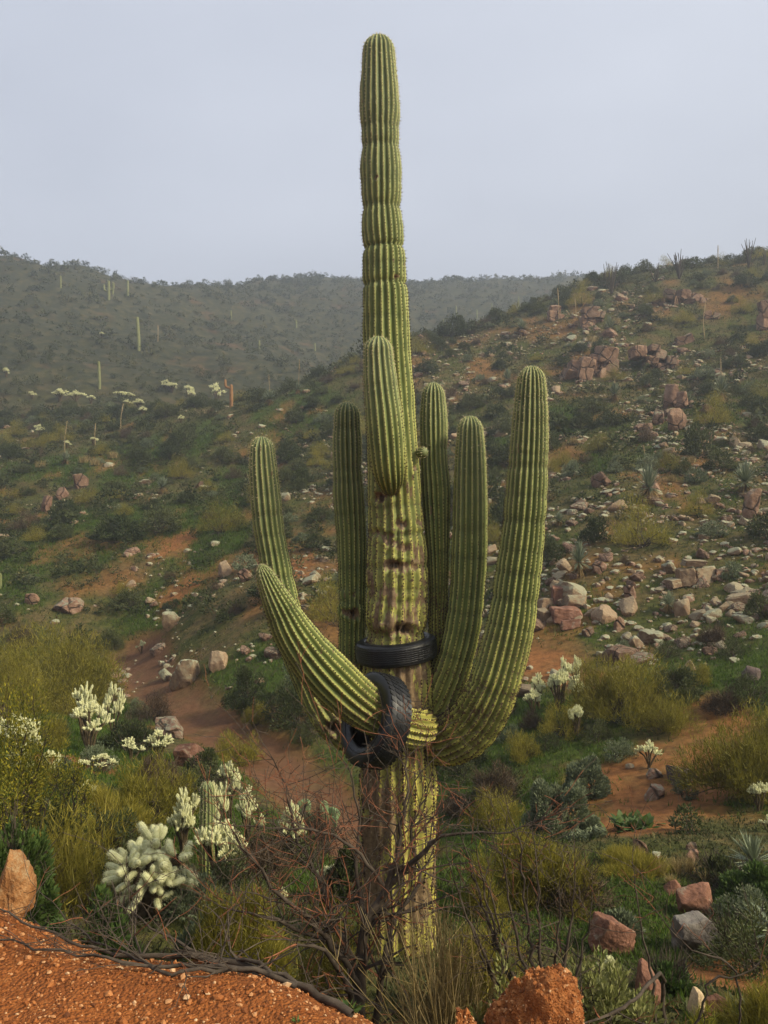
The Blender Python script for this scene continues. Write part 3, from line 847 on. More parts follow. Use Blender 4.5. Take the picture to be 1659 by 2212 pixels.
# ------------------------------------------------------------------ rocks
def m_rock(name, pal, lich, lamt, scale=3.0, bd=0.05, crack=0.0):
    k = NT(name)
    n1 = k.noise(scale, 6, 0.6); n2 = k.noise(scale * 9, 4, 0.7); n3 = k.noise(scale * 1.7, 5, 0.7, dist=0.6)
    oi = k.n('ObjectInfo')
    c = k.ramp(n1, [(0.28, pal[0]), (0.5, pal[1]), (0.72, pal[2])])
    c = k.mix(k.rampf(n2, 0.35, 0.7, 0.0, 0.35), c, tuple(v * 0.35 for v in pal[0]))
    hv = k.n('HueSaturation'); k.l(c, hv.inputs['Color'])
    k.l(k.rampf(oi.outputs['Random'], 0, 1, 0.72, 1.22), hv.inputs['Value'])
    c = hv.outputs[0]
    g = k.n('NewGeometry'); sx = k.n('SeparateXYZ'); k.l(g.outputs['Normal'], sx.inputs[0])
    up = k.rampf(sx.outputs['Z'], -0.2, 0.7, 0.0, 1.0)
    f = k.math('MULTIPLY', up, k.rampf(n3, 0.55 - 0.22 * lamt, 0.66 - 0.12 * lamt))
    f = k.math('MULTIPLY', f, k.rampf(k.math('FRACT', k.math('MULTIPLY', oi.outputs['Random'], 7.3)), 0.1, 0.9, 0.25, 1.0))
    lc = k.ramp(n2, [(0.3, tuple(v * 0.6 for v in lich)), (0.7, lich)])
    c = k.mix(f, c, lc)
    h = k.math('ADD', n1, k.math('MULTIPLY', n2, 0.35))
    if crack:
        v = k.n('TexVoronoi'); v.feature = 'DISTANCE_TO_EDGE'; v.inputs['Scale'].default_value = crack
        t2 = k.n('TexCoord'); nz = k.n('TexNoise'); nz.inputs['Scale'].default_value = crack * 2
        ad = k.mix(0.25, t2.outputs['Object'], nz.outputs['Color'])
        k.l(t2.outputs['Object'], nz.inputs['Vector']); k.l(ad, v.inputs['Vector'])
        cf = k.rampf(v.outputs['Distance'], 0.0, 0.05, 0.85, 0.0)
        c = k.mix(cf, c, (0.03, 0.02, 0.014))
        h = k.math('SUBTRACT', h, k.math('MULTIPLY', cf, 0.8))
    return k.finish(c, 0.9, h, 0.8, bd, 0.15)
M['rock'] = m_rock('granite', [(0.125, 0.070, 0.046), (0.225, 0.130, 0.088), (0.32, 0.205, 0.145)], (0.27, 0.275, 0.195), 0.55, 4.0, 0.06, 1.3)
M['stone'] = m_rock('stone', [(0.15, 0.088, 0.054), (0.25, 0.160, 0.098), (0.34, 0.24, 0.15)], (0.32, 0.335, 0.23), 1.1, 6.0, 0.03)
M['outcrop'] = m_rock('outcrop', [(0.13, 0.072, 0.046), (0.25, 0.150, 0.098), (0.35, 0.23, 0.155)], (0.25, 0.25, 0.18), 0.5, 2.2, 0.12, 1.1)
M['rust_rock'] = m_rock('rust_rock', [(0.095, 0.045, 0.030), (0.19, 0.092, 0.060), (0.29, 0.160, 0.110)], (0.26, 0.22, 0.16), 0.1, 3.5, 0.04)
M['orange_rock'] = m_rock('orange_rock', [(0.17, 0.072, 0.026), (0.32, 0.150, 0.056), (0.44, 0.25, 0.115)], (0.40, 0.30, 0.17), 0.5, 9.0, 0.03)
M['grey_rock'] = m_rock('grey_rock', [(0.10, 0.085, 0.075), (0.19, 0.165, 0.145), (0.28, 0.25, 0.215)], (0.25, 0.26, 0.20), 0.5, 3.5, 0.04)
M['dark_rock'] = m_rock('dark_rock', [(0.060, 0.042, 0.038), (0.10, 0.074, 0.066), (0.15, 0.12, 0.10)], (0.2, 0.2, 0.16), 0.1, 3.5, 0.04)
M['cream_rock'] = m_rock('cream_rock', [(0.30, 0.21, 0.12), (0.46, 0.34, 0.20), (0.56, 0.45, 0.29)], (0.5, 0.45, 0.3), 0.1, 5.0, 0.02)
def m_clod():
    k = NT('bank_clod')
    n2 = k.noise(22, 6, 0.7); n3 = k.noise(90, 4, 0.7)
    vor = k.n('TexVoronoi'); vor.inputs['Scale'].default_value = 120.0
    tc = k.n('TexCoord'); k.l(tc.outputs['Object'], vor.inputs['Vector'])
    c = k.ramp(n2, [(0.28, (0.115, 0.034, 0.010)), (0.5, (0.29, 0.098, 0.028)), (0.72, (0.43, 0.18, 0.062))])
    c = k.mix(k.rampf(n3, 0.55, 0.75, 0, 0.6), c, (0.52, 0.30, 0.16))
    h = k.math('ADD', k.math('ADD', n2, n3), k.math('MULTIPLY', vor.outputs['Distance'], -0.5))
    return k.finish(c, 0.92, h, 0.9, 0.02, 0.15)
M['clod'] = m_clod()

def m_gravel():
    k = NT('gravel')
    g = k.n('NewGeometry')
    c = k.ramp(g.outputs['Random Per Island'], [(0.0, (0.10, 0.034, 0.012)), (0.35, (0.23, 0.074, 0.020)), (0.65, (0.34, 0.125, 0.036)), (0.90, (0.42, 0.21, 0.09)), (1.0, (0.52, 0.34, 0.19))])
    return k.finish(c, 0.85, spec=0.2)
M['gravel'] = m_gravel()
_ico = {}
def ico(sub):
    if sub in _ico: return _ico[sub]
    t = (1 + 5 ** 0.5) / 2
    V = np.array([(-1, t, 0), (1, t, 0), (-1, -t, 0), (1, -t, 0), (0, -1, t), (0, 1, t), (0, -1, -t), (0, 1, -t), (t, 0, -1), (t, 0, 1), (-t, 0, -1), (-t, 0, 1)], float)
    F = np.array([(0, 11, 5), (0, 5, 1), (0, 1, 7), (0, 7, 10), (0, 10, 11), (1, 5, 9), (5, 11, 4), (11, 10, 2), (10, 7, 6), (7, 1, 8), (3, 9, 4), (3, 4, 2), (3, 2, 6), (3, 6, 8), (3, 8, 9), (4, 9, 5), (2, 4, 11), (6, 2, 10), (8, 6, 7), (9, 8, 1)])
    V = unit(V)
    for _ in range(sub):
        E = np.sort(np.vstack([F[:, [0, 1]], F[:, [1, 2]], F[:, [2, 0]]]), 1)
        U, inv = np.unique(E, axis=0, return_inverse=True)
        inv = inv.ravel()
        mid = unit(V[U[:, 0]] + V[U[:, 1]])
        n = len(V); m = len(F)
        a, b, c = inv[:m] + n, inv[m:2 * m] + n, inv[2 * m:] + n
        V = np.vstack([V, mid])
        F = np.vstack([np.c_[F[:, 0], a, c], np.c_[F[:, 1], b, a], np.c_[F[:, 2], c, b], np.c_[a, b, c]])
    _ico[sub] = (V, F)
    return V, F

def rock_geo(seed, sub=3, planes=14, rough=0.05, boxy=0.5, sq=(1, 1, 0.75), soft=0.0):
    """facetted boulder of about unit half-size"""
    rg = rng_(seed)
    D, F = ico(sub)
    Pn = unit(rg.normal(0, 1, (planes, 3)))
    d = rg.uniform(0.72, 1.0, planes)
    ax = np.vstack([np.eye(3), -np.eye(3)])
    q = Quaternion(Vector(unit(rg.normal(0, 1, 3))), rg.uniform(0, 0.5)).to_matrix()
    ax = ax @ np.array(q).T
    Pn = np.vstack([Pn, ax]); d = np.r_[d, rg.uniform(0.75, 0.95, 6) / (0.6 + 0.4 * boxy)]
    dots = D @ Pn.T
    r = np.where(dots > 0.02, d[None] / np.maximum(dots, 0.02), 9)
    p = 34 - 26 * soft
    r = (np.sum(r ** -p, 1)) ** (-1 / p)
    n = (fbm(D[:, 0] * 2.5 + seed, D[:, 1] * 2.5 + D[:, 2] * 3.1, seed, 4) - 0.5) + (fbm(D[:, 2] * 2.5 + seed, D[:, 0] * 3.5 + 9, seed + 3, 4) - 0.5)
    r = r * (1 + rough * 2 * n)
    if sub >= 4:
        r = r * (1 + rough * 0.9 * (fbm(D[:, 0] * 9 + seed, D[:, 1] * 9 + D[:, 2] * 11, seed + 8, 4) - 0.5) + rough * 0.9 * (fbm(D[:, 2] * 9, D[:, 0] * 10 + 3, seed + 9, 4) - 0.5))
    V = D * r[:, None] * np.asarray(sq)
    return V, F

def rock_obj(name, label, cat, p, wdt, h, seed, mat, group=None, sub=4, sink=0.25, rz=None, dy=None, tilt=0.0, **kw):
    V, F = rock_geo(seed, sub, **kw)
    rg = rng_(seed + 5)
    ext = V.max(0) - V.min(0)
    V = V - (V.max(0) + V.min(0)) / 2
    dd = dy if dy else wdt * rg.uniform(0.75, 1.0)
    V = V / ext * np.array([wdt, dd, h * (1 + sink)])
    if tilt:
        c, s = math.cos(tilt), math.sin(tilt)
        V = np.c_[V[:, 0] * c - V[:, 2] * s, V[:, 1], V[:, 0] * s + V[:, 2] * c]
    V[:, 2] += h / 2 - h * sink / 2
    o = link(name, make_mesh(name, V, [F], [M[mat]], [0], False), None, p)
    if sub >= 4:
        o.data.polygons.foreach_set('use_smooth', np.full(len(o.data.polygons), True))
        try:
            o.data.set_sharp_from_angle(angle=math.radians(24))
        except Exception:
            pass
    return tag(o, label, cat, group)

def R(box, label, mat, seed, d=None, name='boulder', group=None, front=0.5, **kw):
    p, wd, h = spot(*box, d=d)
    if d is not None:
        h = (box[3] - box[1]) / FPX * d
        zb = EYE + (CY - box[3]) / FPX * d
        zg = float(H(p[0], p[1] + wd * 0.2)[0])
        p = np.array([p[0], p[1], min(zb, zg + 0.0)]); h = (EYE + (CY - box[1]) / FPX * d) - p[2]
    p = p + np.array([0, wd * 0.3, 0])
    return rock_obj(name, label, 'rock', p, wd, h, seed, mat, group, **kw)

def build_boulders():
    # near the bank
    def grains(o, n, seed):
        rg = rng_(seed)
        nv = len(o.data.vertices)
        co = np.empty(nv * 3, np.float32); no = np.empty(nv * 3, np.float32)
        o.data.vertices.foreach_get('co', co); o.data.vertices.foreach_get('normal', no)
        co = co.reshape(-1, 3); no = no.reshape(-1, 3)
        j = rg.integers(0, nv, n)
        V0, F0 = ico(0)
        s = 0.0025 * np.exp(rg.normal(0.1, 0.5, (n, 1, 1)))
        W = V0[None] * (1 + rg.normal(0, 0.25, (n, 12, 1))) * s * rg.uniform(0.7, 1.3, (n, 1, 3)) + (co[j] + rg.normal(0, 0.004, (n, 3)) * (1 - np.abs(no[j])))[:, None]
        g = link('grains', make_mesh('grains', W.reshape(-1, 3), [(F0[None] + (np.arange(n) * 12)[:, None, None]).reshape(-1, 3)], [M['gravel']], [0], False), o)
        tag(g, kind='stuff')
    R((-22, 1842, 58, 1945), 'tawny rounded boulder perched on the rim of the gravel bank', 'orange_rock', 201, d=3.75, sub=5, rough=0.09, soft=0.35, planes=11)
    o = R((1047, 2108, 1305, 2260), 'rough crumbly orange rock at the rim of the bank', 'clod', 219, d=2.75, sub=5, rough=0.13, soft=0.7, planes=12, dy=0.34)
    grains(o, 3600, 61)
    o = R((985, 2192, 1042, 2240), 'small crumbly orange lump beside the rough rock on the bank', 'clod', 204, d=2.68, sub=5, rough=0.10, soft=0.6, planes=8, name='rock')
    grains(o, 500, 62)
    R((1271, 1987, 1379, 2108), 'orange-brown overhanging boulder with a pointed top below the bank', 'rust_rock', 215, d=7.0, sub=5, planes=8, rough=0.06, soft=0.35, tilt=-0.25)
    R((1469, 1915, 1551, 1981), 'pinkish red blocky boulder above the grey boulder', 'rust_rock', 228, sub=4, planes=12, soft=0.2)
    R((1437, 1903, 1475, 1935), 'small reddish rock touching the pinkish blocky boulder', 'rust_rock', 207, sub=4, name='rock')
    R((1465, 1986, 1569, 2064), 'pale grey rounded boulder behind the round dark shrub', 'grey_rock', 208, sub=4, planes=9, soft=0.4)
    R((1489, 2147, 1531, 2199), 'upright cream-coloured rounded stone next to a red one', 'cream_rock', 210, sub=4, soft=0.6, planes=6, name='rock')
    R((1529, 2156, 1577, 2199), 'small rust-red angular stone next to the cream one', 'rust_rock', 211, sub=4, name='rock')
    R((1373, 2094, 1433, 2172), 'leaning red slab half hidden by the leafy bush below the bank', 'rust_rock', 212, sub=4, tilt=0.5, sq=(1, 1, 1), name='rock')
    R((1583, 2027, 1602, 2047), 'small pale stone beside the round dark shrub', 'cream_rock', 213, sub=3, name='rock')
    R((324, 1557, 398, 1592), 'broad pink flat-topped boulder beside the sandy wash', 'rock', 214, sub=4, planes=8, soft=0.2, sink=0.5)
    R((374, 1613, 439, 1659), 'red triangular boulder beside the sandy wash', 'rust_rock', 216, sub=4, planes=8)
    R((536, 1836, 580, 1868), 'pinkish rock under the bare bush, left one of a pair', 'rock', 217, sub=4, name='rock')
    R((572, 1840, 616, 1868), 'pinkish rock under the bare bush, right one of a pair', 'rock', 218, sub=4, name='rock')
    R((547, 1920, 569, 1939), 'small round orange stone under the bare bush', 'orange_rock', 220, sub=4, soft=0.7, name='rock')
    R((806, 2030, 826, 2048), 'small white stone under the bare bush at the saguaro foot', 'cream_rock', 221, sub=4, name='rock')
    R((410, 2144, 453, 2169), 'single larger orange stone lying on the gravel bank', 'orange_rock', 222, sub=4, soft=0.4, name='rock', sink=0.6)
    # right, along the foot path
    R((1447, 1660, 1509, 1690), 'dark flat slab lying beside the sandy patch', 'dark_rock', 231, sub=4, sink=0.5, tilt=-0.2)
    R((1396, 1699, 1438, 1727), 'pink-grey stone on the sandy patch, larger of two', 'rock', 232, sub=4, name='rock', sink=0.4)
    R((1400, 1663, 1434, 1681), 'flat pale pink stone embedded in the sandy patch', 'rock', 233, sub=4, name='rock', sink=0.6)
    R((1352, 1650, 1372, 1662), 'small pale stone beside the sandy patch', 'stone', 234, sub=3, name='rock')
    R((1366, 1815, 1400, 1848), 'leaning angular pink stone below the sandy patch', 'rock', 235, sub=4, tilt=0.6, name='rock')
    R((1408, 1843, 1430, 1858), 'small tan stone below the sandy patch', 'stone', 236, sub=3, name='rock')
    R((1484, 1822, 1506, 1838), 'small pinkish rock near the dry grass tufts', 'rock', 237, sub=3, name='rock')
    R((1484, 1840, 1512, 1862), 'pinkish rock among the dry grass tufts', 'rock', 238, sub=3, name='rock')
    R((1605, 1440, 1650, 1472), 'dark cracked boulder low on the stony slope', 'dark_rock', 239, sub=4)
    # slabs right of the thick arm
    sl = [((1193, 1313, 1259, 1342), 'rust-red long slab, broadest of the slab pile', 'rust_rock', 0.02), ((1211, 1339, 1259, 1359), 'thin rust-red slab tipped below the broad one', 'rust_rock', 0.16),
          ((1160, 1311, 1192, 1346), 'upright lichen-grey rock at the end of the slab pile', 'stone', 0.3), ((1163, 1292, 1203, 1313), 'flat grey-pink rock on the slab pile', 'stone', 0),
          ((1194, 1266, 1223, 1302), 'red angular rock at the top of the slab pile', 'rust_rock', 0), ((1221, 1267, 1252, 1287), 'grey lichen block at the top of the slab pile', 'stone', 0),
          ((1223, 1285, 1269, 1314), 'greenish grey rounded rock in the slab pile', 'stone', 0), ((1259, 1356, 1285, 1375), 'pinkish angular stone below the slab pile', 'rock', 0.3)]
    for i, (b, lb, m, t) in enumerate(sl):
        R(b, lb, m, 240 + i, sub=3, tilt=t, sink=0.35, planes=5, boxy=1.5, name='rock')
    # the split boulder and its neighbours
    sp, wd, h = spot(1456, 1212, 1560, 1272)
    t = thing('split_boulder', 'big lichen-covered boulder split into blocks on the stony slope', 'boulder', sp + np.array([0, 0.5, 0]))
    for i, (x, z, w_, h_, m) in enumerate([(-0.42, 0.10, 0.30, 0.36, 'stone'), (-0.14, 0.25, 0.38, 0.72, 'stone'), (0.22, 0.25, 0.55, 0.78, 'stone'), (0.05, 0.85, 0.5, 0.25, 'stone'), (0.48, 0.35, 0.20, 0.5, 'rock')]):
        V, F = rock_geo(260 + i, 3, planes=4, rough=0.03, boxy=1.7)
        V = V / (V.max(0) - V.min(0)) * np.array([w_ * wd, wd * 0.55, h_ * h])
        V[:, 2] += z * h + h_ * h * 0.2; V[:, 0] += x * wd
        link('rock_block', make_mesh('rock_block', V, [F], [M[m]], [0], False), t)
    misc = [((1461, 1293, 1495, 1332), 'grey-green lichen rock below the split boulder'), ((1350, 1264, 1377, 1299), 'tall narrow pinkish stone beside a grey shrub'), ((1281, 1210, 1315, 1238), 'pinkish block beside the big spiky rosette'),
            ((1328, 1332, 1351, 1363), 'pale leaning stone in the grass below the slab pile'), ((1362, 1374, 1390, 1400), 'flat tilted grey-green stone low on the slope'), ((1481, 1426, 1504, 1450), 'pale upright stone low on the stony slope'),
            ((512, 1227, 543, 1258), 'pale pink boulder touching the shaded side of the tapering arm tip'), ((468, 1211, 501, 1246), 'grey lichen boulder left of the pale pink one'), ((362, 1423, 429, 1486), 'large lichen-grey boulder above the sandy wash'),
            ((446, 1406, 489, 1450), 'grey-tan boulder uphill of the large lichen boulder'), ((350, 1322, 385, 1362), 'craggy dark-streaked rock above the wash'), ((108, 1292, 173, 1326), 'long flat pink slab on the grassy left slope'),
            ((48, 1282, 82, 1306), 'flat pale slab on the grassy left slope'), ((86, 1070, 111, 1106), 'upright pinkish rock on the left slope'), ((121, 1051, 147, 1078), 'pointed orange rock on the left slope'),
            ((153, 1022, 186, 1056), 'chunky brown rock on the left slope'), ((421, 1039, 438, 1056), 'small pink rock on the left slope'), ((1280, 1018, 1325, 1052), 'broad pink rock beside the shaggy rosette'),
            ((1609, 1054, 1652, 1119), 'pile of pink rock under the shaggy rosette by the slope edge'), ((1436, 828, 1470, 880), 'tall pink block of the paired rocks on the slope'), ((1464, 845, 1491, 882), 'lower pink block of the paired rocks on the slope'),
            ((1444, 880, 1488, 932), 'big squarish tan rock below the paired pink blocks'), ((1410, 880, 1440, 918), 'cracked tan rock left of the big squarish one'), ((1390, 912, 1412, 930), 'small pinkish stone below the cracked tan rock')]
    for i, (b, lb) in enumerate(misc):
        R(b, lb, 'stone' if i in (0, 4, 5, 7, 8, 9, 10) else 'rock' if i % 3 else 'outcrop', 280 + i, sub=3, name='boulder' if b[2] - b[0] > 30 else 'rock', sink=0.3)
    # outcrops of jointed bedrock
    def outcrop(box, label, seed, blocks, mat='outcrop'):
        p, wd, h = spot(*box)
        t = thing('rock_outcrop', label, 'outcrop', p + np.array([0, wd * 0.2, -0.1 * h]))
        rg = rng_(seed)
        for i, (x, z, w_, h_) in enumerate(blocks):
            V, F = rock_geo(seed + i, 3, planes=3, rough=0.03, boxy=1.9)
            V = V / (V.max(0) - V.min(0)) * np.array([w_ * wd * 1.15, wd * rg.uniform(0.35, 0.55), h_ * h * 1.1])
            a = rg.normal(0, 0.12); c, s = math.cos(a), math.sin(a)
            V = np.c_[V[:, 0] * c - V[:, 2] * s, V[:, 1], V[:, 0] * s + V[:, 2] * c]
            V += np.array([(x - 0.5) * wd, rg.uniform(-0.1, 0.1) * wd, (z + h_ / 2) * h])
            link('rock_block', make_mesh('rock_block', V, [F], [M[mat]], [0], False), t)
    outcrop((1216, 738, 1336, 818), 'tall jointed tan rock outcrop with a square block on top', 300,
            [(0.82, 0.55, 0.34, 0.48), (0.68, 0.30, 0.30, 0.5), (0.90, 0.25, 0.26, 0.4), (0.78, -0.05, 0.36, 0.45), (0.52, 0.30, 0.2, 0.42), (0.42, 0.05, 0.24, 0.62), (0.28, 0.12, 0.22, 0.5), (0.13, 0.02, 0.26, 0.40), (0.34, -0.1, 0.30, 0.35), (0.6, -0.1, 0.3, 0.45)])
    outcrop((1259, 657, 1311, 700), 'blocky pink outcrop near the hill crest', 320, [(0.3, 0.4, 0.55, 0.55), (0.7, 0.3, 0.5, 0.5), (0.25, -0.1, 0.5, 0.6), (0.65, -0.1, 0.55, 0.55), (0.92, -0.05, 0.25, 0.4)])
    outcrop((1182, 650, 1220, 692), 'small pink outcrop beside a tall dry stalk', 330, [(0.5, 0.5, 0.6, 0.45), (0.3, 0.0, 0.5, 0.6), (0.75, 0.0, 0.5, 0.5)])
    outcrop((1413, 612, 1537, 660), 'long band of broken pink slabs along the hill crest', 340, [(0.12, 0.05, 0.22, 0.45), (0.3, 0.4, 0.2, 0.5), (0.42, 0.1, 0.2, 0.5), (0.55, 0.35, 0.22, 0.6), (0.62, 0.0, 0.24, 0.5), (0.78, 0.3, 0.2, 0.4), (0.9, 0.1, 0.2, 0.4), (0.3, -0.1, 0.25, 0.4)])
    outcrop((1457, 712, 1503, 745), 'low wedge-shaped pink outcrop on the slope', 350, [(0.75, 0.2, 0.4, 0.75), (0.4, 0.05, 0.5, 0.6), (0.15, -0.05, 0.35, 0.4)])
    outcrop((1375, 735, 1475, 802), 'scatter of broken tan blocks right of the tall outcrop', 360, [(0.1, 0.6, 0.25, 0.35), (0.35, 0.3, 0.22, 0.3), (0.55, 0.45, 0.25, 0.4), (0.75, 0.3, 0.2, 0.3), (0.88, 0.1, 0.22, 0.35), (0.6, 0.05, 0.25, 0.3), (0.3, -0.05, 0.25, 0.3), (0.45, 0.75, 0.2, 0.25)])
    outcrop((1636, 640, 1680, 712), 'pink outcrop on the hill beside the ridge shrubs', 370, [(0.5, 0.5, 0.6, 0.5), (0.4, 0.0, 0.7, 0.6), (0.8, 0.1, 0.4, 0.5)])
    outcrop((1520, 660, 1560, 690), 'small broken pink outcrop below the crest band', 380, [(0.3, 0.1, 0.5, 0.7), (0.7, 0.0, 0.5, 0.6)])
build_boulders()

LM = []          # landmarks used to say which one a look-alike is: (x, y, words)
for _px, _py, _w in [(1505, 1270, 'the split boulder'), (1225, 1340, 'the slab pile'), (1275, 815, 'the tall jointed outcrop'), (1465, 880, 'the paired pink blocks'), (1250, 1240, 'the large silvery rosette'),
                     (1402, 1080, 'the shaggy mid-slope rosette'), (1609, 1066, 'the rosette above the pink rock pile'), (1200, 1530, 'the white cholla stand'), (395, 1486, 'the lichen boulder above the wash'), (300, 1432, 'the upper end of the wash'),
                     (600, 1640, 'the sandy wash'), (140, 1325, 'the long pink slab'), (134, 1078, 'the pointed orange rock'), (500, 880, 'the dead orange saguaro'), (527, 1258, 'the pale pink boulder'), (1480, 640, 'the crest slabs'),
                     (1284, 700, 'the blocky crest outcrop'), (1640, 715, 'the outcrop under the ridge shrubs'), (1100, 700, 'the crest rosette'), (640, 850, 'the twin pale stalks'), (1300, 1050, 'the broad pink rock'), (1628, 1470, 'the dark cracked boulder'),
                     (351, 1066, 'the rosette on the shady slope'), (1440, 1320, 'the small grey rosette'), (1330, 866, 'the rosette with the fallen stalk'), (1520, 735, 'the tall thin stalk'), (1560, 870, 'the stalked upper-slope rosette'),
                     (1010, 1300, 'the slope behind the right-hand arms'), (700, 1150, 'the slope behind the left-hand arms'), (1010, 900, 'the hillside behind the slim arm'), (140, 977, 'the straw-coloured stalk')]:
    _p = march(_px, _py)
    if _p is not None:
        LM.append((_p[0], _p[1], _w))

def near_words(x, y, maxd=14.0):
    best = (1e9, None)
    for lx, ly, wds in LM:
        d = math.hypot(x - lx, (y - ly) * 0.7)
        if d < best[0]:
            best = (d, wds)
    return best[1] if best[0] < maxd else None

def stony(x, y):
    """where the scree lies: the right-hand slope, in streaks"""
    s = smooth(0.42, 0.60, fbm(x / 5.0 + 11, y / 5.0, 91, 4))
    right = smooth(-0.17, -0.02, x / y) * smooth(19, 24, y)
    left = 0.35 * (1 - smooth(-0.17, -0.02, x / y)) * smooth(26, 32, y)
    mid = 0.9 * np.exp(-(((x / y + 0.10) / 0.05) ** 2)) * smooth(24, 27, y) * (1 - smooth(34, 40, y))
    return s * np.maximum(np.maximum(right, left), mid) * (1 - smooth(62, 82, y))

def build_stones():
    rg = rng_(5)
    n = 40000
    y = np.sqrt(rg.uniform(18 ** 2, 80 ** 2, n)); x = y * rg.uniform(-0.52, 0.52, n)
    k = rg.random(n) < 1.25 * stony(x, y) * (22.0 / np.maximum(y, 22)) ** 0.6
    x, y = x[k], y[k]
    size = 0.068 * np.exp(rg.normal(0.12, 0.60, len(x)))
    size = np.minimum(size, 0.55)
    app = size / y
    order = np.argsort(-app)
    order = order[:7500]
    z = H(x[order], y[order])
    meshes = []
    for i in range(10):
        V, F = rock_geo(400 + i, 2, planes=10, rough=0.05, boxy=0.7, sq=(1, 0.9, 0.7))
        meshes.append((V, F, make_mesh('stone', V, [F], [M['stone'] if i % 3 else M['rock']], [0], False)))
    for r_, i in enumerate(order[:300]):
        o = link('loose_stone', meshes[r_ % 10][2], None, (x[i], y[i], z[r_] + size[i] * 0.12))
        s = size[i]
        o.scale = (s * rg.uniform(0.8, 1.3), s, s * rg.uniform(0.7, 1.1))
        o.rotation_euler = (rg.normal(0, 0.35), rg.normal(0, 0.35), rg.uniform(0, 6.28))
        lw = near_words(x[i], y[i])
        big = 'large' if s > 0.26 else 'mid-sized' if s > 0.17 else 'small'
        hue = 'grey lichen-flecked' if (r_ % 10) % 3 else 'pinkish'
        tag(o, '%s %s loose stone %s' % (big, hue, 'near ' + lw if lw else 'out on the open hillside'), 'stone', 'loose stones on the hillside')
    mb = MB()
    rest = order[300:]
    lows = [rock_geo(420 + i, 1 if i < 2 else 0, planes=8, rough=0.05, boxy=0.7, sq=(1, 0.9, 0.7)) for i in range(8)]
    zr = z[300:]
    for r_, i in enumerate(rest):
        V, F = lows[r_ % 2 if r_ < 900 else 2 + r_ % 6]
        a = rg.uniform(0, 6.28); c, s_ = math.cos(a), math.sin(a); s = size[i]
        W = np.c_[(V[:, 0] * c - V[:, 1] * s_) * rg.uniform(0.8, 1.3), V[:, 0] * s_ + V[:, 1] * c, V[:, 2]] * s + np.array([x[i], y[i], zr[r_] + s * 0.1])
        mb.add(W, F, r_ % 3 == 0)
    o = link('scree', mb.mesh('scree', [M['stone'], M['rock']], False))
    tag(o, 'mass of small loose stones strewn over the hillside', 'scree', kind='stuff')
    # gravel on the bank
    mb = MB()
    n = 42000
    gx = rg.uniform(-2.6, 1.2, n); gy = rg.uniform(1.9, 4.3, n)
    k = (edge_dist(gx, gy) < 0.35) & (np.abs(gx) < gy * 0.55)
    gx, gy = gx[k][:12000], gy[k][:12000]
    gz = H(gx, gy)
    sz = np.minimum(0.0028 * np.exp(rg.normal(0.15, 0.5, len(gx))), 0.017)
    V0, F0 = ico(0)
    m = len(gx)
    VV = V0[None] * (1 + rg.normal(0, 0.22, (m, 12, 1)))
    VV = VV * sz[:, None, None] * np.stack([rg.uniform(0.8, 1.4, m), rg.uniform(0.8, 1.4, m), rg.uniform(0.6, 1.0, m)], 1)[:, None]
    VV += np.stack([gx, gy, gz + sz * 0.25], 1)[:, None]
    FF = F0[None] + (np.arange(m) * 12)[:, None, None]
    o = link('gravel', make_mesh('gravel', VV.reshape(-1, 3), [FF.reshape(-1, 3)], [M['gravel']], [0], False))
    tag(o, 'orange gravel grains covering the dirt bank', 'gravel', kind='stuff')

build_stones()
# ------------------------------------------------------------------ vegetation
M['leaf_dark'] = foliage('leaf_dark', [(0.024, 0.036, 0.011), (0.048, 0.062, 0.019), (0.076, 0.088, 0.029), (0.105, 0.112, 0.040)], 0.2)
M['leaf_grey'] = foliage('leaf_grey', [(0.078, 0.098, 0.052), (0.135, 0.160, 0.088), (0.20, 0.22, 0.13)], 0.15)
M['leaf_olive'] = foliage('leaf_olive', [(0.10, 0.094, 0.015), (0.18, 0.160, 0.022), (0.25, 0.215, 0.032), (0.32, 0.265, 0.045)], 0.4, objvar=0.3)
M['leaf_green'] = foliage('leaf_green', [(0.034, 0.062, 0.014), (0.062, 0.105, 0.024), (0.095, 0.145, 0.036)], 0.3)
M['leaf_jojoba'] = foliage('leaf_jojoba', [(0.12, 0.135, 0.036), (0.20, 0.21, 0.065), (0.32, 0.32, 0.13)], 0.25, objvar=0.2)
M['leaf_creosote'] = foliage('leaf_creosote', [(0.070, 0.085, 0.014), (0.14, 0.15, 0.022), (0.25, 0.23, 0.03), (0.40, 0.34, 0.035)], 0.3, objvar=0.15)
M['twig_brown'] = foliage('twig_brown', [(0.040, 0.026, 0.016), (0.075, 0.050, 0.030), (0.12, 0.085, 0.050)], 0.05, 0.85)
M['bark'] = simple('bark', (0.030, 0.022, 0.016), (0.085, 0.066, 0.050), 20, 0.9, 0.4)
M['twig_red'] = simple('twig_red', (0.11, 0.038, 0.020), (0.23, 0.090, 0.044), 14, 0.75)
M['straw'] = foliage('straw', [(0.16, 0.115, 0.045), (0.28, 0.21, 0.085), (0.40, 0.31, 0.15)], 0.2, objvar=0.2)
M['grass_blade'] = foliage('grass_blade', [(0.032, 0.066, 0.007), (0.062, 0.115, 0.012), (0.105, 0.155, 0.020)], 0.35, objvar=0.0)
M['yucca_leaf'] = foliage('yucca_leaf', [(0.10, 0.13, 0.08), (0.18, 0.21, 0.13), (0.28, 0.30, 0.19)], 0.15, 0.5, objvar=0.2)
M['yucca_dead'] = foliage('yucca_dead', [(0.10, 0.062, 0.024), (0.20, 0.13, 0.05), (0.30, 0.20, 0.09)], 0.1, 0.8)
M['stalk'] = simple('stalk', (0.24, 0.17, 0.085), (0.40, 0.31, 0.18), 9, 0.8)
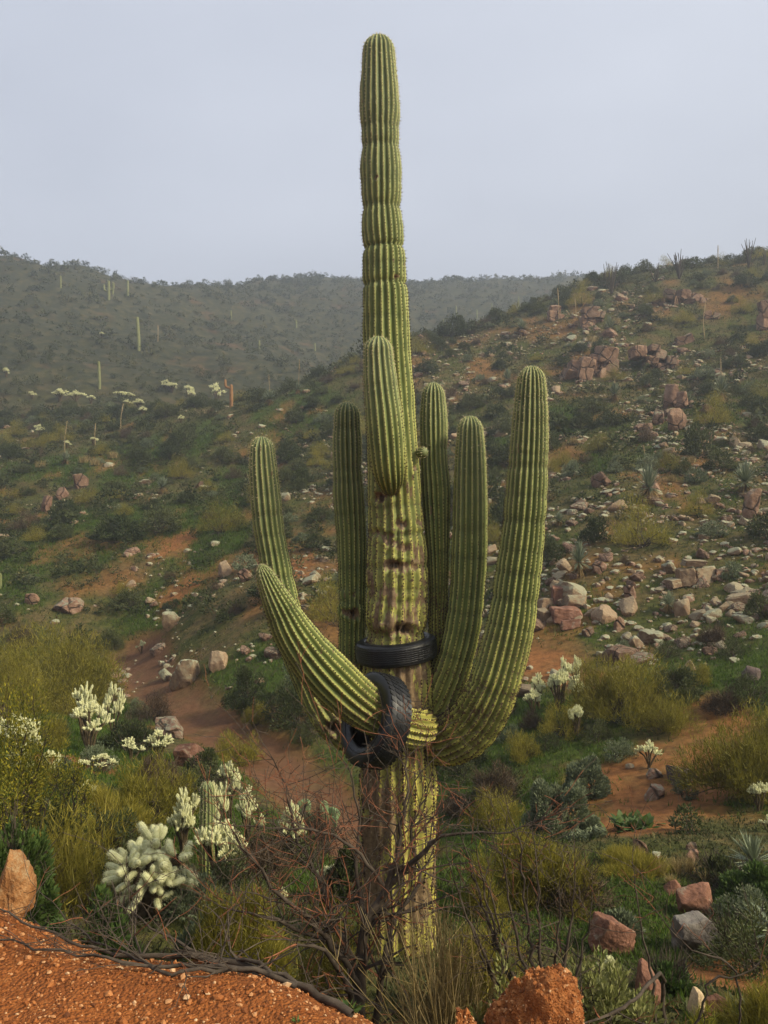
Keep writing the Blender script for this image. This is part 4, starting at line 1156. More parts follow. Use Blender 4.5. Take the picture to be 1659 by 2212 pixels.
M['cholla_spine'] = foliage('cholla_spine', [(0.62, 0.60, 0.32), (0.76, 0.73, 0.45), (0.84, 0.81, 0.58)], 0.4, 0.6, objvar=0.1)
M['cholla_skin'] = simple('cholla_skin', (0.44, 0.45, 0.22), (0.60, 0.59, 0.36), 30, 0.8)
M['cholla_old'] = simple('cholla_old', (0.035, 0.025, 0.015), (0.13, 0.095, 0.05), 26, 0.95, 0.6)
M['pad'] = simple('prickly_pad', (0.085, 0.125, 0.055), (0.14, 0.19, 0.085), 12, 0.6)
M['far_cactus'] = simple('far_cactus', (0.13, 0.14, 0.055), (0.20, 0.205, 0.085), 2, 0.7)
M['dead_cactus'] = simple('dead_cactus', (0.17, 0.085, 0.035), (0.30, 0.165, 0.075), 3, 0.85)

def leaf_quads(P, D, ln, wd, rg, fold=0.25):
    """diamond leaves at P pointing along D"""
    n = len(P)
    D = unit(D)
    S = unit(np.cross(D, rg.normal(0, 1, (n, 3))))
    Nn = np.cross(D, S)
    ln = np.broadcast_to(np.asarray(ln, float), (n,))[:, None]; wd = np.broadcast_to(np.asarray(wd, float), (n,))[:, None]
    mid = P + D * ln * 0.45
    V = np.stack([P, mid + S * wd * 0.5 + Nn * wd * fold, P + D * ln, mid - S * wd * 0.5 + Nn * wd * fold], 1).reshape(-1, 3)
    return V, np.arange(4 * n).reshape(-1, 4)

def blades(P, D, ln, wd, rg):
    n = len(P)
    D = unit(D)
    S = unit(np.cross(D, rg.normal(0, 1, (n, 3)))) * (np.broadcast_to(np.asarray(wd, float), (n,))[:, None] * 0.5)
    ln = np.broadcast_to(np.asarray(ln, float), (n,))[:, None]
    V = np.stack([P + S, P - S, P + D * ln], 1).reshape(-1, 3)
    return V, np.arange(3 * n).reshape(-1, 3)

def crown_points(rg, n, w, h, clumps, spread=0.30, floor=0.06, hollow=0.55):
    """points gathered in clumps through a domed crown w wide and h tall"""
    d = unit(rg.normal(0, 1, (clumps, 3))); d[:, 2] = np.abs(d[:, 2]) * 1.1 - 0.12
    r = rg.uniform(hollow, 1.0, (clumps, 1)) ** 0.6
    lob = 0.78 + 0.44 * vnoise(np.arctan2(d[:, 1], d[:, 0]) * 1.1 + 9, d[:, 2] * 2.0, int(rg.integers(1e6)))
    C = d * r * lob[:, None]
    cs = rg.uniform(0.6, 1.35, clumps) * spread
    i = rg.choice(clumps, n, p=cs ** 2 / np.sum(cs ** 2))
    g = rg.normal(0, 1, (n, 3)); g = unit(g) * (rg.random((n, 1)) ** 0.4)
    P = C[i] + g * cs[i][:, None]
    P[:, 2] = np.abs(P[:, 2] - floor) + floor
    out = unit(g + P * 0.4)
    return P * np.array([w / 2, w / 2, h * 0.86]), out, C * np.array([w / 2, w / 2, h * 0.8]), i

def stems_geo(mb, rg, C, m, r0=0.02, sides=4, n=14, base_sp=0.08, wob=0.12):
    for c in C[rg.permutation(len(C))[:n]]:
        b = np.array([rg.normal(0, base_sp), rg.normal(0, base_sp), -0.05])
        t = np.linspace(0, 1, 5)[:, None]
        mid = b + (c - b) * t + np.array([0, 0, 1]) * (0.18 * np.linalg.norm(c - b)) * (t * (1 - t)) * 2
        mid[1:-1] += rg.normal(0, wob * 0.3 * np.linalg.norm(c - b), (3, 3)) * 0.5
        V, F = tube(mid, np.linspace(r0, r0 * 0.25, 5), sides)
        mb.add(V, F, m)

def shrub_parts(seed, w, h, kind, n, big=1.0):
    rg = rng_(seed)
    leaf, stem = MB(), MB()
    if kind == 'dark':
        P, out, C, i = crown_points(rg, n, w, h, 30, 0.24)
        q = big
        leaf.add(*leaf_quads(P, out + [0, 0, 0.4], rg.uniform(0.045, 0.085, n) * (w / 1.3) ** 0.3 * q, rg.uniform(0.02, 0.036, n) * q, rg))
        stems_geo(stem, rg, C, 0, 0.018 * w, n=16)
        k = n // 12
        P2, o2, _, _ = crown_points(rg, k, w * 1.1, h * 1.08, 26, 0.3)
        stem.add(*blades(P2 * 0.92, o2 + [0, 0, 0.8], rg.uniform(0.10, 0.25, k), 0.007, rg))
    elif kind == 'grey':
        P, out, C, i = crown_points(rg, n, w, h, 34, 0.22)
        leaf.add(*leaf_quads(P, out + [0, 0, 0.5], rg.uniform(0.04, 0.07, n) * big, rg.uniform(0.02, 0.034, n) * big, rg))
        stems_geo(stem, rg, C, 0, 0.014 * w, n=16)
    elif kind == 'olive':
        P, out, C, i = crown_points(rg, n, w, h, 44, 0.30, hollow=0.25)
        D = unit(P / np.array([w, w, h * 0.8]) + [0, 0, 0.55]) + rg.normal(0, 0.45, (n, 3))
        leaf.add(*blades(P, D, rg.uniform(0.07, 0.20, n) * (w / 2.5) ** 0.3, rg.uniform(0.008, 0.018, n) * (w / 2.5) ** 0.5, rg))
        stems_geo(stem, rg, C, 0, 0.012 * w, n=26, wob=0.2)
    elif kind == 'brown':
        P, out, C, i = crown_points(rg, n, w, h, 34, 0.3, hollow=0.2)
        D = unit(P + [0, 0, 0.3]) + rg.normal(0, 0.6, (n, 3))
        leaf.add(*blades(P * 0.9, D, rg.uniform(0.06, 0.22, n), rg.uniform(0.005, 0.012, n), rg))
        stems_geo(stem, rg, C, 0, 0.012 * w, n=26, wob=0.25)
    return leaf, stem

def shrub_set(kind, w, h, n, seeds, mleaf, mstem='bark', big=1.55):
    out = []
    for s in seeds:
        leaf, stem = shrub_parts(s, w, h, kind, n, big)
        mb = MB()
        mb.add(leaf.verts(), leaf.F[0], 0)
        nv = leaf.n
        for V, in zip(stem.V): pass
        o = 0
        sv = stem.verts()
        base = mb.n
        mb.V.append(sv); mb.A.append(np.zeros(len(sv))); mb.n += len(sv)
        for f in stem.F:
            mb.F.append(f + base); mb.M.append(1)
        out.append(mb.mesh(kind + '_shrub', [M[mleaf], M[mstem]], False))
    return out

SHRUB = {
    'dark': (shrub_set('dark', 1.3, 1.0, 1900, range(500, 508), 'leaf_dark'), 1.3, 1.0),
    'grey': (shrub_set('grey', 0.9, 0.65, 1100, range(510, 514), 'leaf_grey'), 0.9, 0.65),
    'olive': (shrub_set('olive', 1.8, 1.4, 4200, range(520, 524), 'leaf_olive'), 1.8, 1.4),
    'brown': (shrub_set('brown', 1.1, 0.8, 2200, range(530, 534), 'twig_brown'), 1.1, 0.8),
}

SHRUB_NEAR = {
    'dark': (shrub_set('dark', 0.8, 0.6, 2600, range(540, 543), 'leaf_dark', big=0.62), 0.8, 0.6),
    'grey': (shrub_set('grey', 0.6, 0.42, 1900, range(544, 546), 'leaf_grey', big=0.62), 0.6, 0.42),
    'olive': (shrub_set('olive', 1.0, 0.75, 4200, range(547, 549), 'leaf_olive'), 1.0, 0.75),
    'brown': (shrub_set('brown', 0.8, 0.6, 2200, range(550, 552), 'twig_brown'), 0.8, 0.6),
}

def put_shrub(kind, i, p, wd, ht, label, group=None, name=None, rot=None, near=False):
    ms, w0, h0 = (SHRUB_NEAR if near else SHRUB)[kind]
    o = link(name or {'dark': 'evergreen_shrub', 'grey': 'brittlebush', 'olive': 'palo_verde_shrub', 'brown': 'dry_shrub'}[kind], ms[i % len(ms)], None, p)
    o.scale = (wd / w0, wd / w0, ht / h0)
    o.rotation_euler = (0, 0, (i * 2.399) % 6.283 if rot is None else rot)
    return tag(o, label, 'shrub', group)

def big_shrub(kind, box, label, seed, n, mleaf, mstem='bark', d=None, name='shrub', off=0.3):
    """one shrub of its own with foliage and stems"""
    p, wd, ht = spot(*box, d=d)
    if d is None:
        p = p + np.array([0, wd * off, 0]); p[2] = float(H(p[0], p[1])[0])
    leaf, stem = shrub_parts(seed, wd, ht, kind, n)
    t = thing(name, label, 'shrub', p)
    link('foliage', leaf.mesh('foliage', [M[mleaf]], False), t)
    tag(link('stems', stem.mesh('stems', [M[mstem]], False), t), kind='stuff')
    return t, p, wd, ht

def build_near_shrubs():
    B = big_shrub
    B('olive', (-30, 1322, 292, 1545), 'big feathery olive-green palo verde beside the sandy wash', 601, 26000, 'leaf_olive', d=26, name='palo_verde')
    B('olive', (-60, 1405, 92, 1545), 'yellow-olive feathery bush in front of the big palo verde', 602, 12000, 'leaf_olive', d=21, name='palo_verde')
    B('olive', (1252, 1402, 1449, 1567), 'dome-shaped feathery olive bush on the slope beside the cholla stand', 603, 17000, 'leaf_olive', name='palo_verde', off=0.2)
    B('olive', (1494, 1515, 1760, 1715), 'wide feathery olive bush above the sandy patch', 604, 20000, 'leaf_olive', d=13.5, name='palo_verde')
    B('olive', (1050, 1796, 1288, 1990), 'tall olive broom-like bush right of the saguaro foot', 605, 17000, 'leaf_olive', d=8.6, name='broom_bush')
    B('olive', (140, 1700, 325, 1862), 'airy yellow-olive bush behind the big cholla', 606, 12000, 'leaf_olive', d=10, name='broom_bush')
    B('olive', (440, 1585, 560, 1650), 'low yellow-green bush at the edge of the wash', 607, 6000, 'leaf_olive', name='broom_bush')
    B('olive', (1290, 1850, 1430, 1960), 'small olive brush below the sandy patch', 608, 6000, 'leaf_olive', d=9.6, name='broom_bush')
    B('grey', (1143, 1673, 1292, 1818), 'rounded grey-green small-leaved bush right of the saguaro', 609, 13000, 'leaf_grey', name='jojoba_bush', off=0.1)
    B('grey', (1219, 1625, 1317, 1718), 'grey-green bush just above the rounded grey-green one', 610, 8000, 'leaf_grey', name='jojoba_bush', off=0.1)
    B('brown', (1019, 1643, 1129, 1755), 'tangled brown leafless bush beside the curved arm base', 611, 5000, 'twig_brown', name='dry_shrub')
    B('dark', (1407, 1448, 1521, 1526), 'low spreading blue-green shrub right of the dome-shaped olive bush', 612, 5000, 'leaf_dark')
    B('dark', (1519, 2005, 1597, 2078), 'small round dense dark shrub against the grey boulder', 613, 4500, 'leaf_dark', d=7.3)
    B('grey', (1293, 1975, 1382, 2020), 'silvery grey low plant behind the overhanging boulder', 614, 1500, 'leaf_grey', d=7.6, name='brittlebush')
    B('dark', (-40, 1752, 112, 1965), 'dense soft green bush behind the tawny boulder', 615, 9000, 'leaf_green', d=5.6)
    B('dark', (156, 1915, 306, 2040), 'soft green bush behind the dead branches on the bank', 616, 6000, 'leaf_green', d=5.3)
    B('dark', (192, 1552, 332, 1628), 'low grey-green spreading bush beside the pink boulder', 617, 5000, 'leaf_dark')
    B('grey', (98, 1640, 156, 1702), 'blue-grey dense little bush beside the sandy clearing', 618, 2500, 'leaf_grey')
    B('brown', (256, 1640, 424, 1742), 'brown thicket behind the big cholla', 619, 6000, 'twig_brown', name='dry_shrub')
    B('brown', (270, 1480, 370, 1562), 'bare brown bush standing in the wash', 620, 3500, 'twig_brown', name='dry_shrub')
    B('dark', (390, 1620, 478, 1700), 'grey-green bush beside the red triangular boulder', 621, 3500, 'leaf_dark')
    B('dark', (480, 1440, 590, 1550), 'dark shrub under the outermost arm', 622, 5000, 'leaf_dark')
    B('grey', (600, 1420, 690, 1520), 'grey bush seen below the tapering arm', 623, 3500, 'leaf_grey')
    B('dark', (560, 1480, 700, 1590), 'dark shrub behind the tyre arm', 624, 5000, 'leaf_dark')
    B('dark', (960, 1560, 1060, 1660), 'dark shrub behind the base of the curved arm', 625, 4500, 'leaf_dark')
    B('olive', (640, 1960, 780, 2075), 'yellowish brush between the bare bush and the bank', 626, 8000, 'leaf_olive', d=5.0, name='broom_bush')
    B('olive', (380, 1930, 620, 2060), 'dull olive brush behind the dead branches', 627, 12000, 'leaf_olive', d=5.6, name='broom_bush')
    B('olive', (950, 1960, 1130, 2130), 'olive twiggy brush right of the straw tuft', 628, 9000, 'leaf_olive', d=5.2, name='broom_bush')
    B('dark', (560, 1775, 680, 1870), 'green bush behind the bare bush, beside the wash', 629, 4500, 'leaf_dark', d=11.5)
    B('dark', (1560, 1880, 1700, 2010), 'green leafy clump below the spiky yucca', 630, 5500, 'leaf_green', d=8.6)
    B('dark', (1390, 2080, 1500, 2170), 'low bright green clump between red slab and cream stone', 631, 4000, 'leaf_green', d=6.0)
    B('olive', (1570, 2090, 1720, 2240), 'olive clump at the foot of the bank beside the rust-red stone', 632, 7000, 'leaf_olive', d=5.0, name='broom_bush')
    B('olive', (1440, 2190, 1560, 2290), 'yellow-green cushion plant below the cream stone', 633, 5000, 'leaf_creosote', d=4.6, name='cushion_plant')
    B('grey', (395, 1955, 520, 2045), 'grey-green sprigs at the foot of the big cholla', 634, 3500, 'leaf_grey', d=5.9, name='brittlebush')
    B('dark', (1455, 1740, 1530, 1802), 'small bare dark twiggy shrub beside the sandy patch', 635, 500, 'leaf_dark')
    B('olive', (1000, 1830, 1090, 1960), 'grassy olive clump at the saguaro foot', 636, 6000, 'leaf_olive', d=8.0, name='broom_bush')
    B('dark', (700, 1830, 790, 1960), 'dull green bush left of the saguaro foot', 637, 4500, 'leaf_dark', d=8.4)
    B('brown', (640, 1690, 720, 1800), 'brown twiggy bush beside the prickly pear', 638, 3000, 'twig_brown', name='dry_shrub', d=12.5)
    B('dark', (1510, 1850, 1600, 1925), 'small grey-green bush between yucca and dry grass', 639, 3500, 'leaf_dark', d=9.3)
    # leafy bushes close to the bank
    def leafy(box, d, label, seed, mleaf, n, ll, lw, clumps, name, nst=30):
        p, wd, ht = spot(*box, d=d)
        rg = rng_(seed)
        P, out, C, i = crown_points(rg, n, wd, ht, clumps, 0.17, hollow=0.3)
        leaf, stem = MB(), MB()
        leaf.add(*leaf_quads(P, out + [0, 0, 0.7], rg.uniform(0.7, 1.2, n) * ll, rg.uniform(0.7, 1.2, n) * lw, rg))
        stems_geo(stem, rg, C, 0, 0.014, 5, n=nst, base_sp=0.1, wob=0.25)
        k = len(P) // 14
        j = rg.permutation(n)[:k]
        for a in j[:260]:
            c = C[i[a]]
            V, F = tube(np.array([c, (c + P[a]) / 2 + rg.normal(0, 0.02, 3), P[a]]), [0.004, 0.003, 0.0015], 3)
            stem.add(V, F)
        t = thing(name, label, 'shrub', p)
        link('foliage', leaf.mesh('foliage', [M[mleaf]], False), t)
        link('stems', stem.mesh('stems', [M['bark']], False), t)
    leafy((-130, 1395, 135, 1850), 7.6, 'tall creosote-like bush with tiny yellow-green leaves and dark stems', 650, 'leaf_creosote', 15000, 0.032, 0.016, 110, 'creosote_bush', 44)
    leafy((60, 1560, 215, 1800), 9.0, 'yellow-green small-leaved bush reaching over the white chollas', 653, 'leaf_creosote', 5200, 0.030, 0.015, 50, 'creosote_bush', 30)
    leafy((1180, 2030, 1425, 2290), 4.4, 'bush of upright oval pale green leaves behind the rough rock', 651, 'leaf_jojoba', 5200, 0.044, 0.021, 80, 'jojoba_bush')
    leafy((1010, 2060, 1200, 2300), 4.2, 'thin bush of oval pale green leaves among dark bare stems', 652, 'leaf_jojoba', 2400, 0.040, 0.019, 54, 'jojoba_bush')
    # broad-leaved green herb
    p, wd, ht = spot(1315, 1727, 1409, 1791)
    rg = rng_(655)
    t = thing('leafy_herb', 'bright green broad-leaved herb on the sandy patch', 'plant', p)
    me = MB()
    for i in range(90):
        a = rg.uniform(0, 6.28); el = rg.uniform(0.5, 1.4); ln = rg.uniform(0.16, 0.34)
        d = np.array([math.cos(a) * math.cos(el), math.sin(a) * math.cos(el), math.sin(el)])
        b = np.array([rg.normal(0, wd * 0.24), rg.normal(0, 0.14), 0.0])
        s = unit(np.cross(d, [0, 0, 1])); w_ = ln * 0.16
        q = [b + d * ln * f + np.array([0, 0, -0.30 * ln * f * f]) for f in (0, 0.35, 0.7, 1.0)]
        ww = [0.2 * w_, w_, 0.8 * w_, 0.05 * w_]
        V = np.vstack([[q[k] - s * ww[k], q[k] + s * ww[k]] for k in range(4)])
        link('leaf', make_mesh('leaf', V, [np.array([[0, 1, 3, 2], [2, 3, 5, 4], [4, 5, 7, 6]])], [M['leaf_green']], [0], True), t)
build_near_shrubs()

# ------------------------------------------------------------------ cholla
def joint_geo(seed, nsp, L=0.16, r=0.021, sl=0.028, sides=8, sw=0.0016):
    rg = rng_(seed)
    mb = MB()
    t = np.array([0, 0.04, 0.15, 0.4, 0.7, 0.9, 0.97, 1.0]) if sides > 6 else np.array([0, 0.12, 0.6, 0.92, 1.0])
    rr = r * np.sqrt(np.clip(1 - (np.abs(2 * t - 1)) ** 4, 0.02, 1))
    V, F = tube(np.c_[t * 0 + 0.008 * np.sin(t * 3), t * 0, t * L], rr, sides)
    mb.add(V, F, 0)
    u = rg.random(nsp); th = rg.uniform(0, 6.283, nsp)
    z = u * L * 1.0
    rad = r * np.sqrt(np.clip(1 - np.abs(2 * u - 1) ** 4, 0.02, 1))
    P = np.c_[np.cos(th) * rad, np.sin(th) * rad, z]
    D = np.c_[np.cos(th), np.sin(th), (u - 0.42) * 0.9 + (u > 0.88) * 1.6] + rg.normal(0, 0.45, (nsp, 3))
    mb.add(*blades(P, D, rg.uniform(0.6, 1.15, nsp) * sl, sw, rg), 1)
    return mb

def cholla_layout(rg, w, h, nj, L, heads=5, low=0.62):
    """(origin, direction, length) of every joint, older stems as polylines"""
    js, stems = [], []
    for k in range(heads):
        a = 2.399 * k + rg.uniform(-0.4, 0.4)
        rad = w * 0.5 * (0.0 if k == 0 else rg.uniform(0.42, 0.80))
        hz = (h - L * 1.3) * (1.0 if k == 0 else rg.uniform(low, 0.98) - 0.12 * (rad / w))
        top = np.array([math.cos(a) * rad, math.sin(a) * rad, hz])
        b = np.array([rg.normal(0, 0.04), rg.normal(0, 0.04), -0.05])
        mid = np.array([top[0] * 0.45, top[1] * 0.45, hz * 0.55]) + rg.normal(0, 0.03, 3)
        stems.append(np.array([b, (b + mid) / 2 + rg.normal(0, 0.02, 3), mid, (mid + top) / 2 + [0, 0, 0.02], top]))
        rh = w * 0.5 * rg.uniform(0.32, 0.48)
        per = nj // heads
        for q in range(per):
            d = unit(rg.normal(0, 1, 3)); d[2] = abs(d[2]) * 1.0 - 0.15
            o = top + d * np.array([rh, rh, rh * 0.8]) * rg.uniform(0.05, 0.70)
            dd = unit(d * 1.1 + np.array([0, 0, 0.42]) + np.array([top[0], top[1], 0]) * 0.5 / max(w, 0.1) + rg.normal(0, 0.30, 3))
            js.append((o, dd, rg.uniform(0.7, 1.15)))
    return js, stems

def align_z(d, rg):
    q = Vector(d).to_track_quat('Z', 'Y') @ Quaternion((0, 0, 1), rg.uniform(0, 6.28))
    return q

_cj = [joint_geo(700 + i, 60, L=0.125, r=0.024, sides=6, sw=0.0060, sl=0.018) for i in range(3)]
def cholla_mesh(seed, w, h, nj, heads, L=0.11):
    rg = rng_(seed)
    js, stems = cholla_layout(rg, w, h, nj, L, heads=heads)
    mb, st = MB(), MB()
    for p, d, l in js:
        g = _cj[int(rg.integers(3))]
        Rm = np.array(align_z(d, rg).to_matrix()) * l
        V = g.verts() @ Rm.T + p
        base = mb.n
        mb.V.append(V); mb.A.append(np.zeros(len(V))); mb.n += len(V)
        for f, m in zip(g.F, g.M):
            mb.F.append(f + base); mb.M.append(m)
    for s in stems:
        V, F = tube(catmull(s, 0.08), 0.030, 6)
        V += rg.normal(0, 0.004, V.shape)
        st.add(V, F)
        k = 60
        j = rg.integers(0, len(V), k)
        st.add(*blades(V[j], rg.normal(0, 1, (k, 3)), rg.uniform(0.02, 0.045, k), 0.004, rg))
    return mb.mesh('joints', [M['cholla_skin'], M['cholla_spine']], False), st.mesh('stem', [M['cholla_old']], False)

CH = [(cholla_mesh(720 + i, 0.95, 0.85, nj, hd), 0.95, 0.85) for i, (nj, hd) in enumerate([(210, 8), (160, 6), (250, 10), (130, 6)])]

def put_cholla(box, i, label, group=None, d=None, parts=True):
    p, wd, ht = spot(*box, d=d)
    (mj, ms), w0, h0 = CH[i % 4]
    t = thing('cholla_cactus', label, 'cactus', p, group)
    t.scale = (wd / w0 * 0.95,) * 2 + (ht / h0 * 0.95,)
    t.rotation_euler = (0, 0, i * 1.7)
    link('joints', mj, t); link('stem', ms, t)
    return t

def build_chollas():
    # the big one: every joint a piece of its own
    rg = rng_(740)
    p, wd, ht = spot(222, 1766, 450, 2000, d=6.9)
    t = thing('cholla_cactus', 'big fuzzy pale cholla with plump glowing joints beside the bank', 'cactus', p)
    jm = [joint_geo(741 + i, 420, L=0.14, r=0.030, sl=0.016, sides=10, sw=0.0018).mesh('joint', [M['cholla_skin'], M['cholla_spine']], False) for i in range(5)]
    js, stems = cholla_layout(rg, wd * 0.95, ht * 0.97, 96, 0.14, heads=11, low=0.36)
    st = MB()
    for p0, d, l in js:
        o = link('joint', jm[int(rg.integers(5))], t)
        o.location = p0; o.rotation_mode = 'QUATERNION'; o.rotation_quaternion = align_z(d, rg); o.scale = (l,) * 3
    for k in range(16):      # hanging joints on the flanks
        a = rg.uniform(-2.8, 0.2); z = rg.uniform(0.25, 0.6) * ht
        o = link('joint', jm[k % 5], t)
        o.location = (math.cos(a) * wd * rg.uniform(0.1, 0.34), math.sin(a) * 0.25, z); o.rotation_mode = 'QUATERNION'
        o.rotation_quaternion = align_z(unit([math.cos(a), math.sin(a) - 0.3, -0.35]), rg); o.scale = (0.85,) * 3
    for s in stems:
        V, F = tube(catmull(s, 0.04), 0.042, 8)
        V += rg.normal(0, 0.006, V.shape); st.add(V, F)
        j = rg.integers(0, len(V), 400)
        st.add(*blades(V[j], rg.normal(0, 1, (400, 3)), rg.uniform(0.02, 0.05, 400), 0.0025, rg), 1)
    link('stem', st.mesh('stem', [M['cholla_old'], M['yucca_dead']], False), t)
    L_ = [((356, 1700, 436, 1850), 9.9, 'pale cholla touching the left flank of the small column cactus'), ((432, 1684, 492, 1840), 10.6, 'pale cholla standing right behind the small column cactus'),
          ((420, 1772, 532, 1935), 8.6, 'wide pale cholla in front of the small column cactus'), ((500, 1698, 572, 1810), 11.2, 'flat-topped pale cholla right of the small column cactus'),
          ((596, 1728, 664, 1815), 11.0, 'white cholla among the bare branches by the wash'), ((466, 1640, 526, 1760), 13.0, 'pale cholla beside the wash behind the small column cactus'),
          ((112, 1820, 196, 1925), 7.8, 'small pale cholla left of the big fuzzy one'), ((256, 1592, 310, 1660), 16.5, 'pale cholla left of the red triangular boulder'),
          ((312, 1574, 374, 1655), 17.0, 'pale cholla between pink and red boulders'), ((194, 1626, 250, 1700), 14.4, 'small spreading white cholla on the sandy clearing'),
          ((164, 1640, 196, 1725), 14.0, 'thin upright cholla on the sandy clearing'), ((150, 1474, 224, 1600), 18.0, 'tall white cholla in front of the big palo verde'),
          ((222, 1470, 268, 1590), 19.0, 'smaller white cholla in front of the big palo verde'), ((148, 1512, 236, 1612), 17.0, 'broad white cholla below the tall one'),
          ((-10, 1538, 92, 1660), 11.5, 'wide white cholla seen through the creosote-like bush'), ((16, 1598, 76, 1720), 10.6, 'white cholla tangled in the creosote-like bush'),
          ((84, 1618, 136, 1720), 12.0, 'white cholla beside the blue-grey little bush'), ((160, 1684, 208, 1790), 11.0, 'pale cholla under the yellow-olive bush'),
          ((678, 1868, 760, 1960), 8.6, 'white-tipped cholla low behind the bare bush'), ((598, 1916, 624, 1970), 7.8, 'tiny white-tipped cholla under the bare bush'),
          ((1289, 2062, 1345, 2140), 5.9, 'small pale cholla in front of the overhanging boulder'), ((1374, 1598, 1429, 1660), None, 'single dome-shaped white cholla on the sandy patch'),
          ((1616, 1688, 1664, 1775), 12.6, 'white cholla below the wide olive bush'), ((1640, 1760, 1680, 1830), 11.5, 'small white cholla beside the spiky yucca'),
          ((1142, 1450, 1184, 1530), None, 'white cholla of the stand by the curved arm, left of the tallest'), ((1128, 1486, 1172, 1545), None, 'lowest white cholla of the stand by the curved arm'),
          ((1182, 1446, 1230, 1535), None, 'middle white cholla of the stand by the curved arm'), ((1193, 1418, 1242, 1520), None, 'tallest white cholla of the stand by the curved arm'),
          ((1226, 1454, 1266, 1530), None, 'white cholla of the stand by the curved arm, next to the olive bush'), ((1229, 1414, 1258, 1500), None, 'rearmost white cholla of the stand by the curved arm'),
          ((1226, 1522, 1265, 1592), None, 'thin dark-stemmed cholla below the stand by the curved arm'), ((294, 1382, 318, 1412), None, 'small white cholla where the wash disappears')]
    for i, (b, d, lb) in enumerate(L_):
        put_cholla(b, i, lb, d=d)
    far = [(110, 838, 148, 868), (145, 842, 184, 868), (245, 845, 290, 868), (262, 862, 288, 880), (283, 860, 314, 882), (346, 819, 374, 846), (396, 831, 420, 862), (446, 826, 486, 866), (326, 869, 355, 888), (72, 915, 98, 944), (192, 944, 213, 962),
           (136, 950, 154, 968), (384, 895, 398, 914), (60, 844, 78, 862), (186, 853, 208, 872), (5, 793, 21, 816), (300, 877, 318, 896), (456, 836, 478, 872), (358, 826, 386, 850), (214, 716, 226, 730), (404, 838, 424, 868)]
    for i, b in enumerate(far):
        put_cholla(b, i, 'distant pale cholla on the misty left hillside', 'chollas on the far hillside')
build_chollas()

# ------------------------------------------------------------------ small saguaros, prickly pear
def small_saguaro(box, d, label, seed, ribs=13, name='saguaro_cactus'):
    p, wd, ht = spot(*box, d=d)
    t = thing(name, label, 'cactus', p)
    r = wd / 2
    V, Fq, at, sp = limb([[0, 0, -0.1, r * 0.85], [0, 0, ht * 0.3, r], [0.01, 0, ht * 0.7, r], [0, 0, ht, r * 0.85]], nribs=ribs, spr=7, step=0.02, depth=0.16, seed=seed, age=(0.6, 1.0))
    o = link('stem', make_mesh('stem', V, [Fq], [M['saguaro']], [0], True, at), t)
    tag(link('spines', spines_geo(sp, seed, 4).mesh('spines', [M['areole'], M['spine']], False, None, 'age'), o), kind='stuff')
small_saguaro((430, 1687, 464, 1900), 9.4, 'small young column cactus rising among white chollas', 760)

def build_prickly():
    p, wd, ht = spot(652, 1618, 734, 1716, d=13)
    t = thing('prickly_pear', 'clump of flat green prickly pear pads behind the tyre', 'cactus', p)
    rg = rng_(770)
    D, F = ico(2)
    V = D * np.array([0.085, 0.018, 0.11]); V[:, 2] += 0.10
    V[:, 0] *= 0.75 + 0.35 * np.clip(V[:, 2] / 0.2, 0, 1)
    me = make_mesh('pad', V, [F], [M['pad']], [0], True)
    front = [(np.array([rg.normal(0, wd * 0.22), rg.normal(0, 0.12), -0.02]), 0.0) for _ in range(7)]
    n = 0
    while front and n < 46:
        b, lean = front.pop(0)
        o = link('pad', me, t); s = rg.uniform(0.9, 1.35)
        rz = rg.uniform(-1.2, 1.2); ry = np.clip(lean + rg.normal(0, 0.4), -1.0, 1.0)
        o.location = b; o.rotation_euler = (rg.normal(0, 0.2), ry, rz); o.scale = (s,) * 3
        n += 1
        up = np.array(o.rotation_euler.to_matrix()) @ np.array([0, 0, 0.2 * s])
        for _ in range(int(rg.integers(1, 3))):
            if b[2] + up[2] < ht: front.append((b + up + np.array([rg.normal(0, 0.02), 0, -0.01]), ry * 0.6))
build_prickly()

# ------------------------------------------------------------------ spiky rosettes
def rosette_geo(seed, n, L, wd, skirt=0.35, trunk=0.0):
    rg = rng_(seed)
    lf, dead = MB(), MB()
    def strips(mb, n, el0, el1, L, wd, droop, c):
        for i in range(n):
            a = rg.uniform(0, 6.283); el = rg.uniform(el0, el1); l = L * rg.uniform(0.75, 1.1)
            d = np.array([math.cos(a) * math.cos(el), math.sin(a) * math.cos(el), math.sin(el)])
            s = np.array([-math.sin(a), math.cos(a), 0.0])
            b = c + d * 0.05
            t = np.array([0, 0.4, 0.75, 1.0])
            q = b + d[None] * (l * t)[:, None] + np.array([0, 0, -1.0]) * (droop * l * t ** 2)[:, None]
            ww = wd * np.array([0.9, 1.0, 0.6, 0.05])
            V = np.stack([q - s * ww[:, None] / 2, q + s * ww[:, None] / 2], 1).reshape(-1, 3)
            mb.add(V, np.array([[0, 1, 3, 2], [2, 3, 5, 4], [4, 5, 7, 6]]))
    c = np.array([0, 0, trunk])
    strips(lf, n, -0.25, 1.5, L, wd, 0.06, c)
    strips(dead, int(n * skirt), -1.1, 0.05, L * 0.8, wd * 0.9, 0.15, c)
    return lf, dead
ROS = []
for i in range(3):
    a, b = rosette_geo(780 + i, 210, 0.62, 0.040, 0.55, 0.34)
    ROS.append((a.mesh('leaf_rosette', [M['yucca_leaf']], False), b.mesh('dead_skirt', [M['yucca_dead']], False)))

